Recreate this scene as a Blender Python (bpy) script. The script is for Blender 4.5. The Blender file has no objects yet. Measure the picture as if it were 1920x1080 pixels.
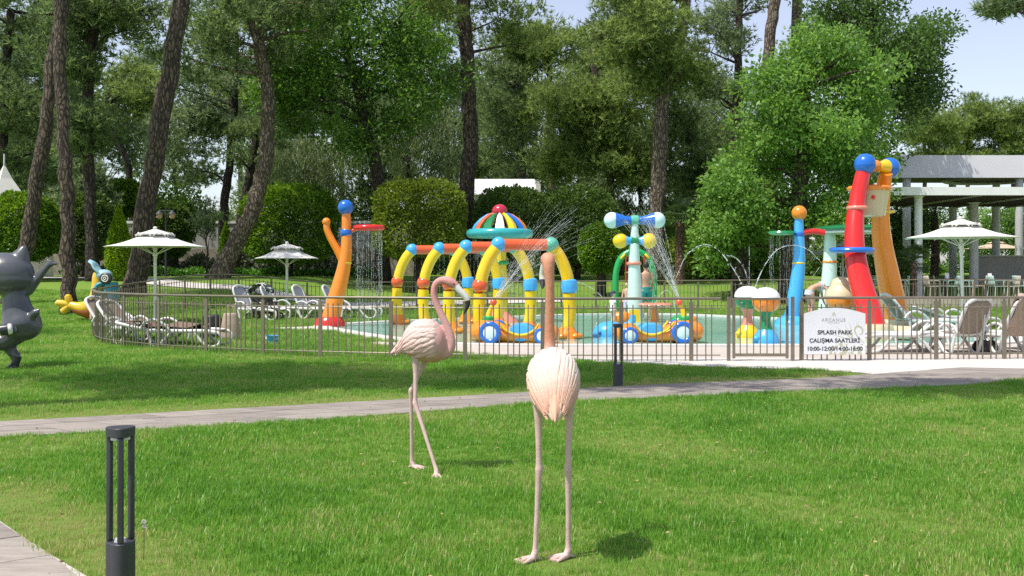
import bpy, math, random
import numpy as np
from mathutils import Vector, Matrix
R = math.radians
rnd = random.Random(7)
S = bpy.context.scene
C = S.collection

# ---------------------------------------------------------------- camera, sky, sun, exposure
EYE, FPX, HOR = 1.6, 2000.0, 503.0       # eye height (m), focal length and horizon row in a 1920 px wide frame
cam = bpy.data.cameras.new('camera'); cam_o = bpy.data.objects.new('camera', cam); C.objects.link(cam_o)
cam_o.location = (0, 0, EYE); cam_o.rotation_euler = (R(90), 0, 0)
cam.sensor_width = 36; cam.lens = 36*FPX/1920; cam.shift_y = -(540-HOR)/1920
cam.clip_start = .1; cam.clip_end = 2000
S.camera = cam_o
SUN_DIR = Vector((-.43, -.30, 1.0)).normalized()     # towards the sun: high, left, a little behind the camera
W = bpy.data.worlds.new('World'); S.world = W; W.use_nodes = True
nt = W.node_tree; bg = nt.nodes['Background']
sky = nt.nodes.new('ShaderNodeTexSky'); sky.sky_type = 'NISHITA'; sky.sun_disc = False
sky.sun_elevation = math.asin(SUN_DIR.z); sky.sun_rotation = math.atan2(SUN_DIR.x, SUN_DIR.y)
sky.air_density = 1.0; sky.dust_density = 1.0; sky.ozone_density = 2.6
hz = nt.nodes.new('ShaderNodeHueSaturation'); hz.inputs['Saturation'].default_value = .62; hz.inputs['Value'].default_value = .97; hz.inputs['Hue'].default_value = .515
nt.links.new(sky.outputs[0], hz.inputs['Color']); nt.links.new(hz.outputs[0], bg.inputs[0]); bg.inputs[1].default_value = .15
sl = bpy.data.lights.new('sun', 'SUN'); sl.energy = 4.0; sl.angle = R(.53); sl.color = (1, .955, .88)
so = bpy.data.objects.new('sun', sl); C.objects.link(so); so.location = (-20, -15, 50)
so.rotation_euler = SUN_DIR.to_track_quat('Z', 'Y').to_euler()
S.view_settings.view_transform = 'Standard'; S.view_settings.look = 'None'
S.view_settings.exposure = .45; S.view_settings.gamma = 1; S.view_settings.use_curve_mapping = False
S.cycles.max_bounces = 7; S.cycles.diffuse_bounces = 3; S.cycles.glossy_bounces = 3
S.cycles.transmission_bounces = 5; S.cycles.transparent_max_bounces = 10
S.cycles.use_denoising = False
S.cycles.sample_clamp_indirect = 6

# ---------------------------------------------------------------- helpers
def gp(u, v):                       # a point of the level ground
    D = EYE*FPX/(v-HOR); return ((u-960)*D/FPX, D)
def at(u, v, D): return Vector(((u-960)*D/FPX, D, EYE-(v-HOR)*D/FPX))
def sst(x): x = min(1, max(0, x)); return x*x*(3-2*x)
def terr(x, y):
    d0 = 28+9*sst((x+11)/5)
    return 1.2*sst((y-d0)/20)
def cr(pts, n=8, closed=False):     # Catmull-Rom through points of any dimension
    P = [np.array(p, float) for p in pts]; out = []
    m = len(P); rng = range(m if closed else m-1)
    for i in rng:
        p1, p2 = P[i], P[(i+1) % m]
        p0 = P[i-1] if (i > 0 or closed) else 2*p1-p2
        p3 = P[(i+2) % m] if (i+2 < m or closed) else 2*p2-p1
        for k in range(n):
            t = k/n
            out.append(.5*(2*p1+(p2-p0)*t+(2*p0-5*p1+4*p2-p3)*t*t+(3*p1-p0-3*p2+p3)*t**3))
    if not closed: out.append(P[-1])
    return out
def resample(pts, step):
    P = [np.array(p, float) for p in pts]; out = [P[0]]; acc = 0
    for a, b in zip(P, P[1:]):
        L = np.linalg.norm(b-a); s = step-acc
        while s <= L: out.append(a+(b-a)*s/L); s += step
        acc = (acc+L) % step if L else acc
    return out

class MB:
    def __init__(s): s.v = []; s.f = []; s.m = []; s.cur = 0
    def add(s, v, f):
        o = len(s.v); s.v += [tuple(map(float, p)) for p in v]; s.f += [tuple(i+o for i in q) for q in f]; s.m += [s.cur]*len(f); return s
    def box(s, c, d, rz=0, M=None):
        x, y, z = d[0]/2, d[1]/2, d[2]/2; v = []
        for a, b, e in ((-x,-y,-z),(x,-y,-z),(x,y,-z),(-x,y,-z),(-x,-y,z),(x,-y,z),(x,y,z),(-x,y,z)):
            p = Vector((a, b, e))
            if M is not None: p = M @ p
            if rz: p = Matrix.Rotation(rz, 3, 'Z') @ p
            v.append(p+Vector(c))
        return s.add(v, [(3,2,1,0),(4,5,6,7),(0,1,5,4),(1,2,6,5),(2,3,7,6),(3,0,4,7)])
    def bar(s, a, b, w, h=None):
        a, b = Vector(a), Vector(b); d = b-a; q = d.to_track_quat('X', 'Z').to_matrix()
        return s.box((a+b)/2, (d.length, w, h or w), M=q)
    def tube(s, pts, r, n=10, cap=True, flat=None):
        P = [Vector(p) for p in pts]; m = len(P)
        rr = list(r) if hasattr(r, '__len__') else [r]*m
        T = [(P[min(i+1, m-1)]-P[max(i-1, 0)]).normalized() for i in range(m)]
        up = Vector((0, 0, 1)) if abs(T[0].z) < .9 else Vector((0, 1, 0))
        N = T[0].cross(up).normalized(); v = []
        for i in range(m):
            N = (N-T[i]*N.dot(T[i])).normalized(); B = T[i].cross(N)
            for k in range(n):
                a = 2*math.pi*k/n
                v.append(P[i]+(N*math.cos(a)+B*math.sin(a)*(flat or 1))*rr[i])
        f = [(i*n+k, i*n+(k+1) % n, (i+1)*n+(k+1) % n, (i+1)*n+k) for i in range(m-1) for k in range(n)]
        if cap: f += [tuple(reversed(range(n))), tuple((m-1)*n+k for k in range(n))]
        return s.add(v, f)
    def ball(s, c, r, nu=20, nv=12):
        r = (r, r, r) if not hasattr(r, '__len__') else r
        v = [(c[0], c[1], c[2]-r[2])]
        for j in range(1, nv):
            b = -math.pi/2+math.pi*j/nv
            for i in range(nu):
                a = 2*math.pi*i/nu
                v.append((c[0]+r[0]*math.cos(b)*math.cos(a), c[1]+r[1]*math.cos(b)*math.sin(a), c[2]+r[2]*math.sin(b)))
        v.append((c[0], c[1], c[2]+r[2])); t = len(v)-1
        f = [(0, 1+(i+1) % nu, 1+i) for i in range(nu)]
        for j in range(nv-2):
            f += [(1+j*nu+i, 1+j*nu+(i+1) % nu, 1+(j+1)*nu+(i+1) % nu, 1+(j+1)*nu+i) for i in range(nu)]
        f += [(t, t-nu+i, t-nu+(i+1) % nu) for i in range(nu)]
        return s.add(v, f)
    def lathe(s, prof, c=(0, 0, 0), n=24, M=None):
        v = []; m = len(prof)
        for r, z in prof:
            for k in range(n):
                a = 2*math.pi*k/n; p = Vector((r*math.cos(a), r*math.sin(a), z))
                if M is not None: p = M @ p
                v.append(p+Vector(c))
        f = [(i*n+k, i*n+(k+1) % n, (i+1)*n+(k+1) % n, (i+1)*n+k) for i in range(m-1) for k in range(n)]
        f += [tuple(reversed(range(n))), tuple((m-1)*n+k for k in range(n))]
        return s.add(v, f)
    def torus(s, c, Rr, r, nu=32, nv=12, M=None, fz=1):
        v = []
        for i in range(nu):
            a = 2*math.pi*i/nu
            for j in range(nv):
                b = 2*math.pi*j/nv; q = Rr+r*math.cos(b)
                p = Vector((q*math.cos(a), q*math.sin(a), r*fz*math.sin(b)))
                if M is not None: p = M @ p
                v.append(p+Vector(c))
        f = [(i*nv+j, ((i+1) % nu)*nv+j, ((i+1) % nu)*nv+(j+1) % nv, i*nv+(j+1) % nv) for i in range(nu) for j in range(nv)]
        return s.add(v, f)
    def prism(s, poly, z0, z1):
        n = len(poly)
        v = [(p[0], p[1], z0) for p in poly]+[(p[0], p[1], z1) for p in poly]
        return s.add(v, [tuple(reversed(range(n))), tuple(range(n, 2*n))]+[(i, (i+1) % n, n+(i+1) % n, n+i) for i in range(n)])
    def grid(s, fn, nu, nv):
        v = [fn(i/nu, j/nv) for i in range(nu+1) for j in range(nv+1)]
        return s.add(v, [(i*(nv+1)+j, (i+1)*(nv+1)+j, (i+1)*(nv+1)+j+1, i*(nv+1)+j+1) for i in range(nu) for j in range(nv)])
    def build(s, name, mat, parent=None, smooth=True, loc=None, ang=40):
        me = bpy.data.meshes.new(name); me.from_pydata(s.v, [], s.f)
        mats = mat if isinstance(mat, (list, tuple)) else [mat]
        for q in mats: me.materials.append(q)
        if len(mats) > 1: me.polygons.foreach_set('material_index', s.m)
        if smooth:
            me.polygons.foreach_set('use_smooth', [True]*len(s.f))
            if ang < 180: me.set_sharp_from_angle(angle=R(ang))
        me.update()
        o = bpy.data.objects.new(name, me); C.objects.link(o)
        if parent: o.parent = parent
        if loc is not None: o.location = loc
        return o
def tag(o, label=None, cat=None, group=None, kind=None):
    if label: o['label'] = label
    if cat: o['category'] = cat
    if group: o['group'] = group
    if kind: o['kind'] = kind
    return o
def thing(name, label, cat, loc=(0, 0, 0), rz=0, group=None):
    o = bpy.data.objects.new(name, None); C.objects.link(o); o.empty_display_size = .1
    o.location = loc; o.rotation_euler = (0, 0, rz)
    return tag(o, label, cat, group)
def copy_tree(o, parent=None):
    c = o.copy(); C.objects.link(c); c.parent = parent
    for ch in list(o.children): copy_tree(ch, c)
    return c
def mod_remesh(o, vox, smooth=6, fac=.5):
    m = o.modifiers.new('remesh', 'REMESH'); m.mode = 'VOXEL'; m.voxel_size = vox; m.use_smooth_shade = True
    if smooth: k = o.modifiers.new('smooth', 'SMOOTH'); k.iterations = smooth; k.factor = fac
    return o
def mod_bevel(o, w=.01, seg=2):
    m = o.modifiers.new('bevel', 'BEVEL'); m.width = w; m.segments = seg; m.limit_method = 'ANGLE'; return o
def raw_mesh(name, V, F, mat, parent=None, attr=None, loc=None):    # numpy verts (n,3) and equal-sided faces (m,k)
    me = bpy.data.meshes.new(name); k = F.shape[1]
    me.vertices.add(len(V)); me.vertices.foreach_set('co', V.astype(np.float32).ravel())
    me.loops.add(F.size); me.loops.foreach_set('vertex_index', F.astype(np.int32).ravel())
    me.polygons.add(len(F)); me.polygons.foreach_set('loop_start', np.arange(0, F.size, k, dtype=np.int32))
    me.update(calc_edges=True)
    if attr is not None:
        a = me.attributes.new('lv', 'FLOAT', 'POINT'); a.data.foreach_set('value', attr.astype(np.float32))
    me.materials.append(mat)
    o = bpy.data.objects.new(name, me); C.objects.link(o)
    if parent: o.parent = parent
    if loc is not None: o.location = loc
    return o

# ---------------------------------------------------------------- materials
MATS = {}
def nm(name):
    m = bpy.data.materials.new(name); m.use_nodes = True; t = m.node_tree
    return m, t, t.nodes, t.links, t.nodes['Principled BSDF']
def ramp(N, L, src, stops):
    r = N.new('ShaderNodeValToRGB'); e = r.color_ramp.elements
    while len(e) < len(stops): e.new(.5)
    for q, (p, c) in zip(e, stops): q.position = p; q.color = (*c, 1) if len(c) == 3 else c
    L.new(src, r.inputs[0]); return r
def noise(N, L, co, sc, det=4, ro=.55, scale3=None):
    n = N.new('ShaderNodeTexNoise'); n.inputs['Scale'].default_value = sc; n.inputs['Detail'].default_value = det; n.inputs['Roughness'].default_value = ro
    if scale3:
        mp = N.new('ShaderNodeMapping'); mp.inputs['Scale'].default_value = scale3; L.new(co, mp.inputs[0]); co = mp.outputs[0]
    L.new(co, n.inputs['Vector']); return n
def bump(N, L, h, p, st=.3, dist=.02):
    b = N.new('ShaderNodeBump'); b.inputs['Strength'].default_value = st; b.inputs['Distance'].default_value = dist
    L.new(h, b.inputs['Height']); L.new(b.outputs[0], p.inputs['Normal']); return b
def pm(name, col, rough=.5, var=.12, sc=3, bst=0, bsc=60, metal=0, coat=0, bd=.005, dirt=0):
    if name in MATS: return MATS[name]
    m, t, N, L, p = nm(name); tc = N.new('ShaderNodeTexCoord')
    n = noise(N, L, tc.outputs['Object'], sc, 5)
    r = ramp(N, L, n.outputs[0], [(.3, [c*(1-var) for c in col]), (.7, [min(1, c*(1+var)) for c in col])])
    out = r.outputs[0]
    if dirt:
        n2 = noise(N, L, tc.outputs['Object'], sc*4, 8, .7)
        r2 = ramp(N, L, n2.outputs[0], [(.5, (1, 1, 1)), (.75, (1-dirt, 1-dirt*1.1, 1-dirt*1.3))])
        mx = N.new('ShaderNodeMix'); mx.data_type = 'RGBA'; mx.blend_type = 'MULTIPLY'; mx.inputs[0].default_value = 1
        L.new(out, mx.inputs[6]); L.new(r2.outputs[0], mx.inputs[7]); out = mx.outputs[2]
    L.new(out, p.inputs['Base Color'])
    p.inputs['Roughness'].default_value = rough; p.inputs['Metallic'].default_value = metal; p.inputs['Coat Weight'].default_value = coat
    p.inputs['Coat Roughness'].default_value = .12
    if bst:
        n3 = noise(N, L, tc.outputs['Object'], bsc, 4); bump(N, L, n3.outputs[0], p, bst, bd)
    MATS[name] = m; return m
def leafmat(name, c1, c2, trans=.35, rough=.45, nsc=.5):
    m, t, N, L, p = nm(name); N.remove(p); out = N['Material Output']
    a = N.new('ShaderNodeAttribute'); a.attribute_name = 'lv'
    g = N.new('ShaderNodeNewGeometry'); n = noise(N, L, g.outputs['Position'], nsc, 2)
    ad = N.new('ShaderNodeMath'); ad.operation = 'MULTIPLY_ADD'; L.new(n.outputs[0], ad.inputs[0]); ad.inputs[1].default_value = .9
    sb = N.new('ShaderNodeMath'); sb.operation = 'MULTIPLY_ADD'; L.new(a.outputs['Fac'], sb.inputs[0]); sb.inputs[1].default_value = .7; sb.inputs[2].default_value = -.3
    L.new(sb.outputs[0], ad.inputs[2])
    r = ramp(N, L, ad.outputs[0], [(.15, c1), (.85, c2)])
    d = N.new('ShaderNodeBsdfPrincipled'); d.inputs['Roughness'].default_value = rough; d.inputs['Specular IOR Level'].default_value = .35
    L.new(r.outputs[0], d.inputs['Base Color'])
    tr = N.new('ShaderNodeBsdfTranslucent')
    hs = N.new('ShaderNodeHueSaturation'); hs.inputs['Hue'].default_value = .485; hs.inputs['Value'].default_value = 1.7; hs.inputs['Saturation'].default_value = 1.05
    L.new(r.outputs[0], hs.inputs['Color']); L.new(hs.outputs[0], tr.inputs[0])
    mx = N.new('ShaderNodeMixShader'); mx.inputs[0].default_value = trans
    L.new(d.outputs[0], mx.inputs[1]); L.new(tr.outputs[0], mx.inputs[2]); L.new(mx.outputs[0], out.inputs[0])
    MATS[name] = m; return m
def barkmat(name, c1, c2, zs=.30, sc=13, st=1.0):
    m, t, N, L, p = nm(name); tc = N.new('ShaderNodeTexCoord')
    mp = N.new('ShaderNodeMapping'); mp.inputs['Scale'].default_value = (1, 1, zs); L.new(tc.outputs['Object'], mp.inputs[0])
    n0 = noise(N, L, mp.outputs[0], 3, 3); 
    mxv = N.new('ShaderNodeMix'); mxv.data_type = 'RGBA'; mxv.inputs[0].default_value = .25; L.new(mp.outputs[0], mxv.inputs[6]); L.new(n0.outputs[1], mxv.inputs[7])
    vo = N.new('ShaderNodeTexVoronoi'); vo.feature = 'DISTANCE_TO_EDGE'; vo.inputs['Scale'].default_value = sc; L.new(mxv.outputs[2], vo.inputs['Vector'])
    r = ramp(N, L, vo.outputs['Distance'], [(0, (0, 0, 0)), (.22, (1, 1, 1))])
    n = noise(N, L, mp.outputs[0], 22, 6, .65)
    mul = N.new('ShaderNodeMath'); mul.operation = 'MULTIPLY'; L.new(r.outputs[0], mul.inputs[0]); L.new(n.outputs[0], mul.inputs[1])
    cr_ = ramp(N, L, mul.outputs[0], [(.0, [c*.45 for c in c1]), (.25, c1), (.62, c2)])
    L.new(cr_.outputs[0], p.inputs['Base Color']); p.inputs['Roughness'].default_value = .9
    bump(N, L, mul.outputs[0], p, st, .06); MATS[name] = m; return m

# ---------------------------------------------------------------- the ground
def lawn_mat():
    m, t, N, L, p = nm('lawn'); g = N.new('ShaderNodeNewGeometry')
    n1 = noise(N, L, g.outputs['Position'], .55, 5, .6); n2 = noise(N, L, g.outputs['Position'], 30, 6, .75); n3 = noise(N, L, g.outputs['Position'], 4, 5, .7)
    ad = N.new('ShaderNodeMath'); ad.operation = 'MULTIPLY_ADD'; L.new(n2.outputs[0], ad.inputs[0]); ad.inputs[1].default_value = .6
    a2 = N.new('ShaderNodeMath'); a2.operation = 'MULTIPLY_ADD'; L.new(n3.outputs[0], a2.inputs[0]); a2.inputs[1].default_value = .5
    L.new(n1.outputs[0], a2.inputs[2]); L.new(a2.outputs[0], ad.inputs[2])
    r = ramp(N, L, ad.outputs[0], [(.55, (.045, .145, .012)), (.85, (.09, .225, .020)), (1.15, (.17, .275, .04))])
    L.new(r.outputs[0], p.inputs['Base Color']); p.inputs['Roughness'].default_value = .8; p.inputs['Specular IOR Level'].default_value = .2
    bump(N, L, n2.outputs[0], p, .8, .05); return m
xs = np.concatenate([np.linspace(-220, -32, 14), np.linspace(-30, 30, 61), np.linspace(32, 220, 14)])
ys = np.concatenate([np.linspace(-40, 18, 20), np.linspace(19, 70, 70), np.linspace(75, 420, 18)])
V = np.array([(x, y, terr(x, y)) for x in xs for y in ys]); ny = len(ys)
F = np.array([(i*ny+j, (i+1)*ny+j, (i+1)*ny+j+1, i*ny+j+1) for i in range(len(xs)-1) for j in range(ny-1)])
lawn = raw_mesh('lawn', V, F, lawn_mat()); tag(lawn, kind='structure')
lawn.data.polygons.foreach_set('use_smooth', [True]*len(F))

def stone_mat(name, c1, c2, rough=.75, streak=(1.2, 7, 1)):
    m, t, N, L, p = nm(name); g = N.new('ShaderNodeNewGeometry'); oi = N.new('ShaderNodeObjectInfo')
    ad = N.new('ShaderNodeVectorMath'); L.new(g.outputs['Position'], ad.inputs[0])
    mu = N.new('ShaderNodeVectorMath'); mu.operation = 'SCALE'; mu.inputs[0].default_value = (9, 5, 3); L.new(oi.outputs['Random'], mu.inputs['Scale']); L.new(mu.outputs[0], ad.inputs[1])
    n = noise(N, L, ad.outputs[0], 2.2, 8, .65, streak); n2 = noise(N, L, g.outputs['Position'], 60, 4, .7)
    mm = N.new('ShaderNodeMath'); mm.operation = 'MULTIPLY_ADD'; L.new(oi.outputs['Random'], mm.inputs[0]); mm.inputs[1].default_value = .22; L.new(n.outputs[0], mm.inputs[2])
    m2 = N.new('ShaderNodeMath'); m2.operation = 'MULTIPLY_ADD'; L.new(n2.outputs[0], m2.inputs[0]); m2.inputs[1].default_value = .2; L.new(mm.outputs[0], m2.inputs[2])
    r = ramp(N, L, m2.outputs[0], [(.45, c1), (.95, c2)])
    L.new(r.outputs[0], p.inputs['Base Color']); p.inputs['Roughness'].default_value = rough
    bump(N, L, n2.outputs[0], p, .25, .006); return m
M_stone = stone_mat('path stone', (.17, .145, .125), (.36, .315, .27))
M_grout = pm('grout', (.46, .42, .37), .9, .2, 8)
M_terr = stone_mat('terrace stone', (.46, .425, .39), (.62, .58, .53), .7)
M_deck = stone_mat('deck stone', (.38, .33, .28), (.55, .49, .43), .6)
M_coping = pm('coping', (.60, .575, .53), .6, .08, 4, .1)

def sheet(name, poly, z, mat, smooth=False):
    mb = MB(); n = len(poly); mb.add([(p[0], p[1], z) for p in poly], [tuple(range(n))]); o = mb.build(name, mat, smooth=False)
    return tag(o, kind='structure')
# tiled path: near edge / far edge through ground points, laid with stones along the strip
pe_n = cr([gp(-400, 846), gp(0, 821), gp(500, 795), gp(950, 762), gp(1250, 746), gp(1600, 732), gp(1780, 724), gp(1960, 713), gp(2300, 700)], 10)
pe_f = cr([gp(-400, 812), gp(0, 792), gp(500, 764), gp(950, 739), gp(1180, 724.5), gp(1380, 716), gp(1510, 711), gp(1640, 702), gp(1800, 690)], 10)
def lerp_poly(P, t):
    d = [0]
    for a, b in zip(P, P[1:]): d.append(d[-1]+float(np.linalg.norm(b-a)))
    s = t*d[-1]
    for i in range(len(P)-1):
        if d[i+1] >= s: k = (s-d[i])/(d[i+1]-d[i]); return P[i]*(1-k)+P[i+1]*k
    return P[-1]
def strip(name, A, B, mat, nrow, tile, joint=.012, z=.006, jit=.0015):
    base = sheet(name, list(A)+list(reversed(B)), z, M_grout)
    LA = sum(float(np.linalg.norm(b-a)) for a, b in zip(A, A[1:]))
    r_ = random.Random(3); count = 0
    for row in range(nrow):
        s = -r_.random()*tile
        while s < LA:
            L_ = tile*(.75+.5*r_.random()); a, b = max(0, s+joint/2)/LA, min(LA, s+L_-joint/2)/LA; s += L_
            if b-a < .002: continue
            w0, w1 = (row+.0)/nrow+.006, (row+1)/nrow-.006
            q = []
            for t, w in ((a, w0), (b, w0), (b, w1), (a, w1)):
                p = lerp_poly(A, t)*(1-w)+lerp_poly(B, t)*w; q.append(p)
            mb = MB(); h = z+.007+r_.uniform(-jit, jit); mb.prism(q, z-.003, h)
            mb.build('paving_stone', mat, base, smooth=False); count += 1
    return base
strip('path', pe_n, pe_f, M_stone, 3, .62)
# the corner of another path at the lower left
A2 = [np.array(p) for p in ((-3.75, 7.3), (-3.22, 6.72), (-2.9, 6.33), (-2.66, 6.05), (-2.4, 5.75), (-2.18, 5.5), (-1.95, 5.1), (-1.8, 4.6))]
B2 = [p+np.array((-1.5, -1.15)) for p in A2]
strip('path', A2, B2, M_stone, 3, .7)
# pale terrace in front of the gate, running on under the fence as the pool deck
wedge = [gp(1075, 677.5), gp(1200, 683), gp(1380, 691), gp(1528, 694.5), gp(1600, 699), gp(1638, 702.5)]
terrace = sheet('terrace', [(1.15, 18.9)]+wedge+[(6.6, 15.4), (7.6, 15.35), (10, 16.2), (30, 22), (30, 19.2), (9, 19.0)], .010, M_terr)
pool_out = cr([(-5, 29.2), (-4.2, 30.6), (-3, 31.9), (0, 34.3), (2.5, 36.2), (5.3, 36.5), (7.7, 34), (10, 31), (11.4, 28), (11.5, 24.8), (10, 22.6), (7, 22.0), (3, 22.0), (0, 22.1), (-1.6, 22.8), (-3.0, 24.9), (-4.2, 27.2)], 6, True)
cen = np.mean(pool_out, axis=0)
deck_poly = [(-1.3, 20.4), (-.6, 19.6), (1.0, 18.75), (9, 18.85), (30, 19.0), (30, 24), (13, 24.6), (11.8, 23.5), (9.5, 22.2), (5, 21.8), (0, 21.9), (-1.6, 22.5), (-2.9, 23.2), (-3.0, 22.7)]
sheet('pool_deck', deck_poly, .006, M_deck)
sheet('pool_deck', [(-6.6, 28.4), (-4.3, 26.6), (-4.6, 27.4), (-4.9, 29.6), (-5.2, 29.5)], .007, M_coping)
mb = MB(); n = len(pool_out); ring = []
for i, p in enumerate(pool_out):
    d = p-pool_out[i-1]; nn = np.array((d[1], -d[0])); nn /= np.linalg.norm(nn)
    if np.dot(nn, p-cen) < 0: nn = -nn
    ring.append(p+nn*.42)
v = []
for p, q in zip(pool_out, ring): v += [(p[0], p[1], -.02), (p[0], p[1], .045), (q[0], q[1], .045), (q[0], q[1], -.02)]
f = []
for i in range(n):
    a, b = 4*i, 4*((i+1) % n)
    for k in range(3): f.append((a+k, b+k, b+k+1, a+k+1))
mb.add(v, f); cop = mb.build('pool_coping', M_coping, smooth=False); tag(cop, kind='structure')
def water_mat():
    m, t, N, L, p = nm('pool water'); g = N.new('ShaderNodeNewGeometry')
    n = noise(N, L, g.outputs['Position'], .5, 4); r = ramp(N, L, n.outputs[0], [(.3, (.20, .47, .40)), (.7, (.36, .62, .54))])
    L.new(r.outputs[0], p.inputs['Base Color']); p.inputs['Roughness'].default_value = .06; p.inputs['IOR'].default_value = 1.33
    w = noise(N, L, g.outputs['Position'], 5, 4, .6, (1, .55, 1)); bump(N, L, w.outputs[0], p, .35, .06); return m
M_water = water_mat()
sheet('pool_water', [tuple(p) for p in pool_out], .016, M_water)
# pale path winding over the far lawn
pc = cr([(-40, 46), (-22, 46), (-16.5, 45.5), (-13.6, 42.5), (-11, 41), (-7.5, 41.2), (-3, 42.2), (2, 43.5)], 8)
mb = MB(); v = []
for i, p in enumerate(pc):
    d = pc[min(i+1, len(pc)-1)]-pc[max(i-1, 0)]; nn = np.array((-d[1], d[0]))/np.linalg.norm(d)
    for k in (-.8, -.4, 0, .4, .8): q = p+nn*k; v.append((q[0], q[1], terr(*q)+.03))
mb.add(v, [(5*i+k, 5*i+k+1, 5*i+k+6, 5*i+k+5) for i in range(len(pc)-1) for k in range(4)])
tag(mb.build('path', M_terr, smooth=False), kind='structure')

# ---------------------------------------------------------------- fences
M_fence = pm('bronze fence', (.205, .175, .13), .4, .15, 6, metal=.3)
def unit_mesh(w, d, h, mat):
    mb = MB(); mb.box((0, 0, h/2), (w, d, h)); o = mb.build('tmp', mat, smooth=False); me = o.data; bpy.data.objects.remove(o); return me
def fence(name, label, pts, h, post_at, step=.122, zf=terr, pw=.07):
    root = thing(name, label, 'fence', (pts[0][0], pts[0][1], 0)); ox, oy = pts[0][0], pts[0][1]
    P = resample(pts, .05); n = len(P)
    for zz, rr, nn_ in ((h, .024, 10), (h-.165, .011, 6), (.11, .011, 6)):
        MB().tube([(p[0]-ox, p[1]-oy, zf(*p)+zz) for p in P[::3]+[P[-1]]], rr, nn_).build('rail', M_fence, root)
    pk = unit_mesh(.018, .018, h-.11, M_fence); ps = unit_mesh(pw, .03, h-.06, M_fence); st = unit_mesh(.02, .02, .07, M_fence)
    L_ = (n-1)*.05; k = int(L_/step); posts = set()
    for s in post_at if post_at else [i*1.32 for i in range(int(L_/1.32)+1)]: posts.add(round(s/step))
    for i in range(k+1):
        j = min(n-1, int(i*step/.05)); p = P[j]; d = P[min(j+2, n-1)]-P[max(j-2, 0)]; a = math.atan2(d[1], d[0])
        o = bpy.data.objects.new('post' if i in posts else 'picket', ps if i in posts else pk); C.objects.link(o); o.parent = root
        o.location = (p[0]-ox, p[1]-oy, zf(*p)+.005); o.rotation_euler = (0, 0, a)
        if i in posts:
            q = bpy.data.objects.new('post_cap', st); C.objects.link(q); q.parent = o; q.location = (0, 0, h-.065)
    return root
front_pts = cr([(-10.75, 27.6), (-10.35, 26.3), (-9.75, 24.9), (-8.95, 23.1), (-7.95, 21.8), (-6.7, 20.7), (-5.8, 20.15), (-4.7, 19.6), (-3.5, 19.15), (-2.0, 18.75), (-.8, 18.5), (1.0, 18.3), (2.4, 18.3), (3.58, 18.3)], 8)
FH = 1.08
fence('metal_fence', 'low bronze picket fence curving round the left side of the splash pool', front_pts, FH, None)
back_pts = cr([(-10.8, 27.9), (-11.2, 30), (-11.0, 32.6), (-10.2, 35.4), (-8.6, 37.6), (-5.5, 38.8), (0, 39.4), (6, 40), (11, 40.6), (15, 40.6), (22, 40.4)], 8)
fence('metal_fence', 'distant bronze picket fence behind the pool along the far lawn', back_pts, 1.06, None, step=.145)
right_pts = [(5.0, 18.42), (7, 18.55), (9, 18.75), (12, 19.0), (15, 19.2)]
fence('metal_fence', 'bronze picket fence right of the gate with the white notice on it', right_pts, FH, [.0, 1.27, 2.5, 3.6, 4.9, 6.2, 7.5], zf=lambda x, y: .008)
g = thing('gate', 'closed bronze picket gate with black latch between two posts', 'gate', (3.72, 18.32, .012))
for x in (0, 1.1): MB().box((x, 0, .55), (.055, .05, 1.1)).build('post', M_fence, g, False)
fr = MB(); fr.box((.09, 0, .56), (.045, .035, 1.04)); fr.box((1.005, 0, .56), (.045, .035, 1.04)); fr.box((.5475, 0, 1.062), (.87, .035, .04)); fr.box((.5475, 0, .1), (.87, .035, .05))
fr.build('gate_frame', M_fence, g, False)
gm = unit_mesh(.016, .016, .92, M_fence)
for i in range(7):
    o = bpy.data.objects.new('picket', gm); C.objects.link(o); o.parent = g; o.location = (.2+.115*i, 0, .123)
M_black = pm('black plastic', (.02, .02, .022), .45, .2)
mb = MB(); mb.box((1.0, -.035, .86), (.03, .03, .16)); mb.tube([(1.0, -.05, .9), (.93, -.07, .89), (.86, -.07, .885)], .01, 6); mb.build('latch', M_black, g)

# ---------------------------------------------------------------- splash pool toys (glossy painted fibreglass)
def paint(name, c, rough=.22): return pm('paint '+name, c, rough, .05, 2.5, 0, coat=.35, dirt=.10)
ORANGE = paint('orange', (.84, .25, .015)); RED = paint('red', (.70, .022, .018)); YEL = paint('yellow', (.84, .56, .012)); BLUE = paint('blue', (.012, .14, .56))
SKYB = paint('sky blue', (.06, .40, .80)); CORAL = paint('red orange', (.76, .115, .03)); GREEN = paint('green', (.012, .34, .085)); TEAL = paint('teal', (.03, .36, .38))
MINT = paint('mint', (.56, .74, .66)); SEA = paint('sea green', (.10, .45, .32)); CREAM = paint('cream', (.62, .53, .34)); WHITE = paint('white', (.80, .80, .77)); PALEB = paint('pale blue', (.60, .78, .80))
CRIM = paint('crimson', (.48, .02, .05)); DKGREEN = paint('dark green', (.01, .21, .07)); PINK = paint('salmon', (.72, .25, .17))
M_spray = bpy.data.materials.new('falling water'); M_spray.use_nodes = True
_p = M_spray.node_tree.nodes['Principled BSDF']; _p.inputs['Base Color'].default_value = (.93, .96, .97, 1); _p.inputs['Roughness'].default_value = .08
_p.inputs['Transmission Weight'].default_value = .55; _p.inputs['IOR'].default_value = 1.33; _p.inputs['Alpha'].default_value = .38
MX90 = Matrix.Rotation(R(90), 3, 'X'); MY90 = Matrix.Rotation(R(90), 3, 'Y')
def loc3(D, u0, v0):
    b = at(u0, v0, D); b.z = .016
    return b, (lambda u, v, dd=0: at(u, v, D+dd)-b)
def part(root, name, mat, fn, ang=40):
    mb = MB(); fn(mb); return mb.build(name, mat, root, True, ang=ang)
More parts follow.
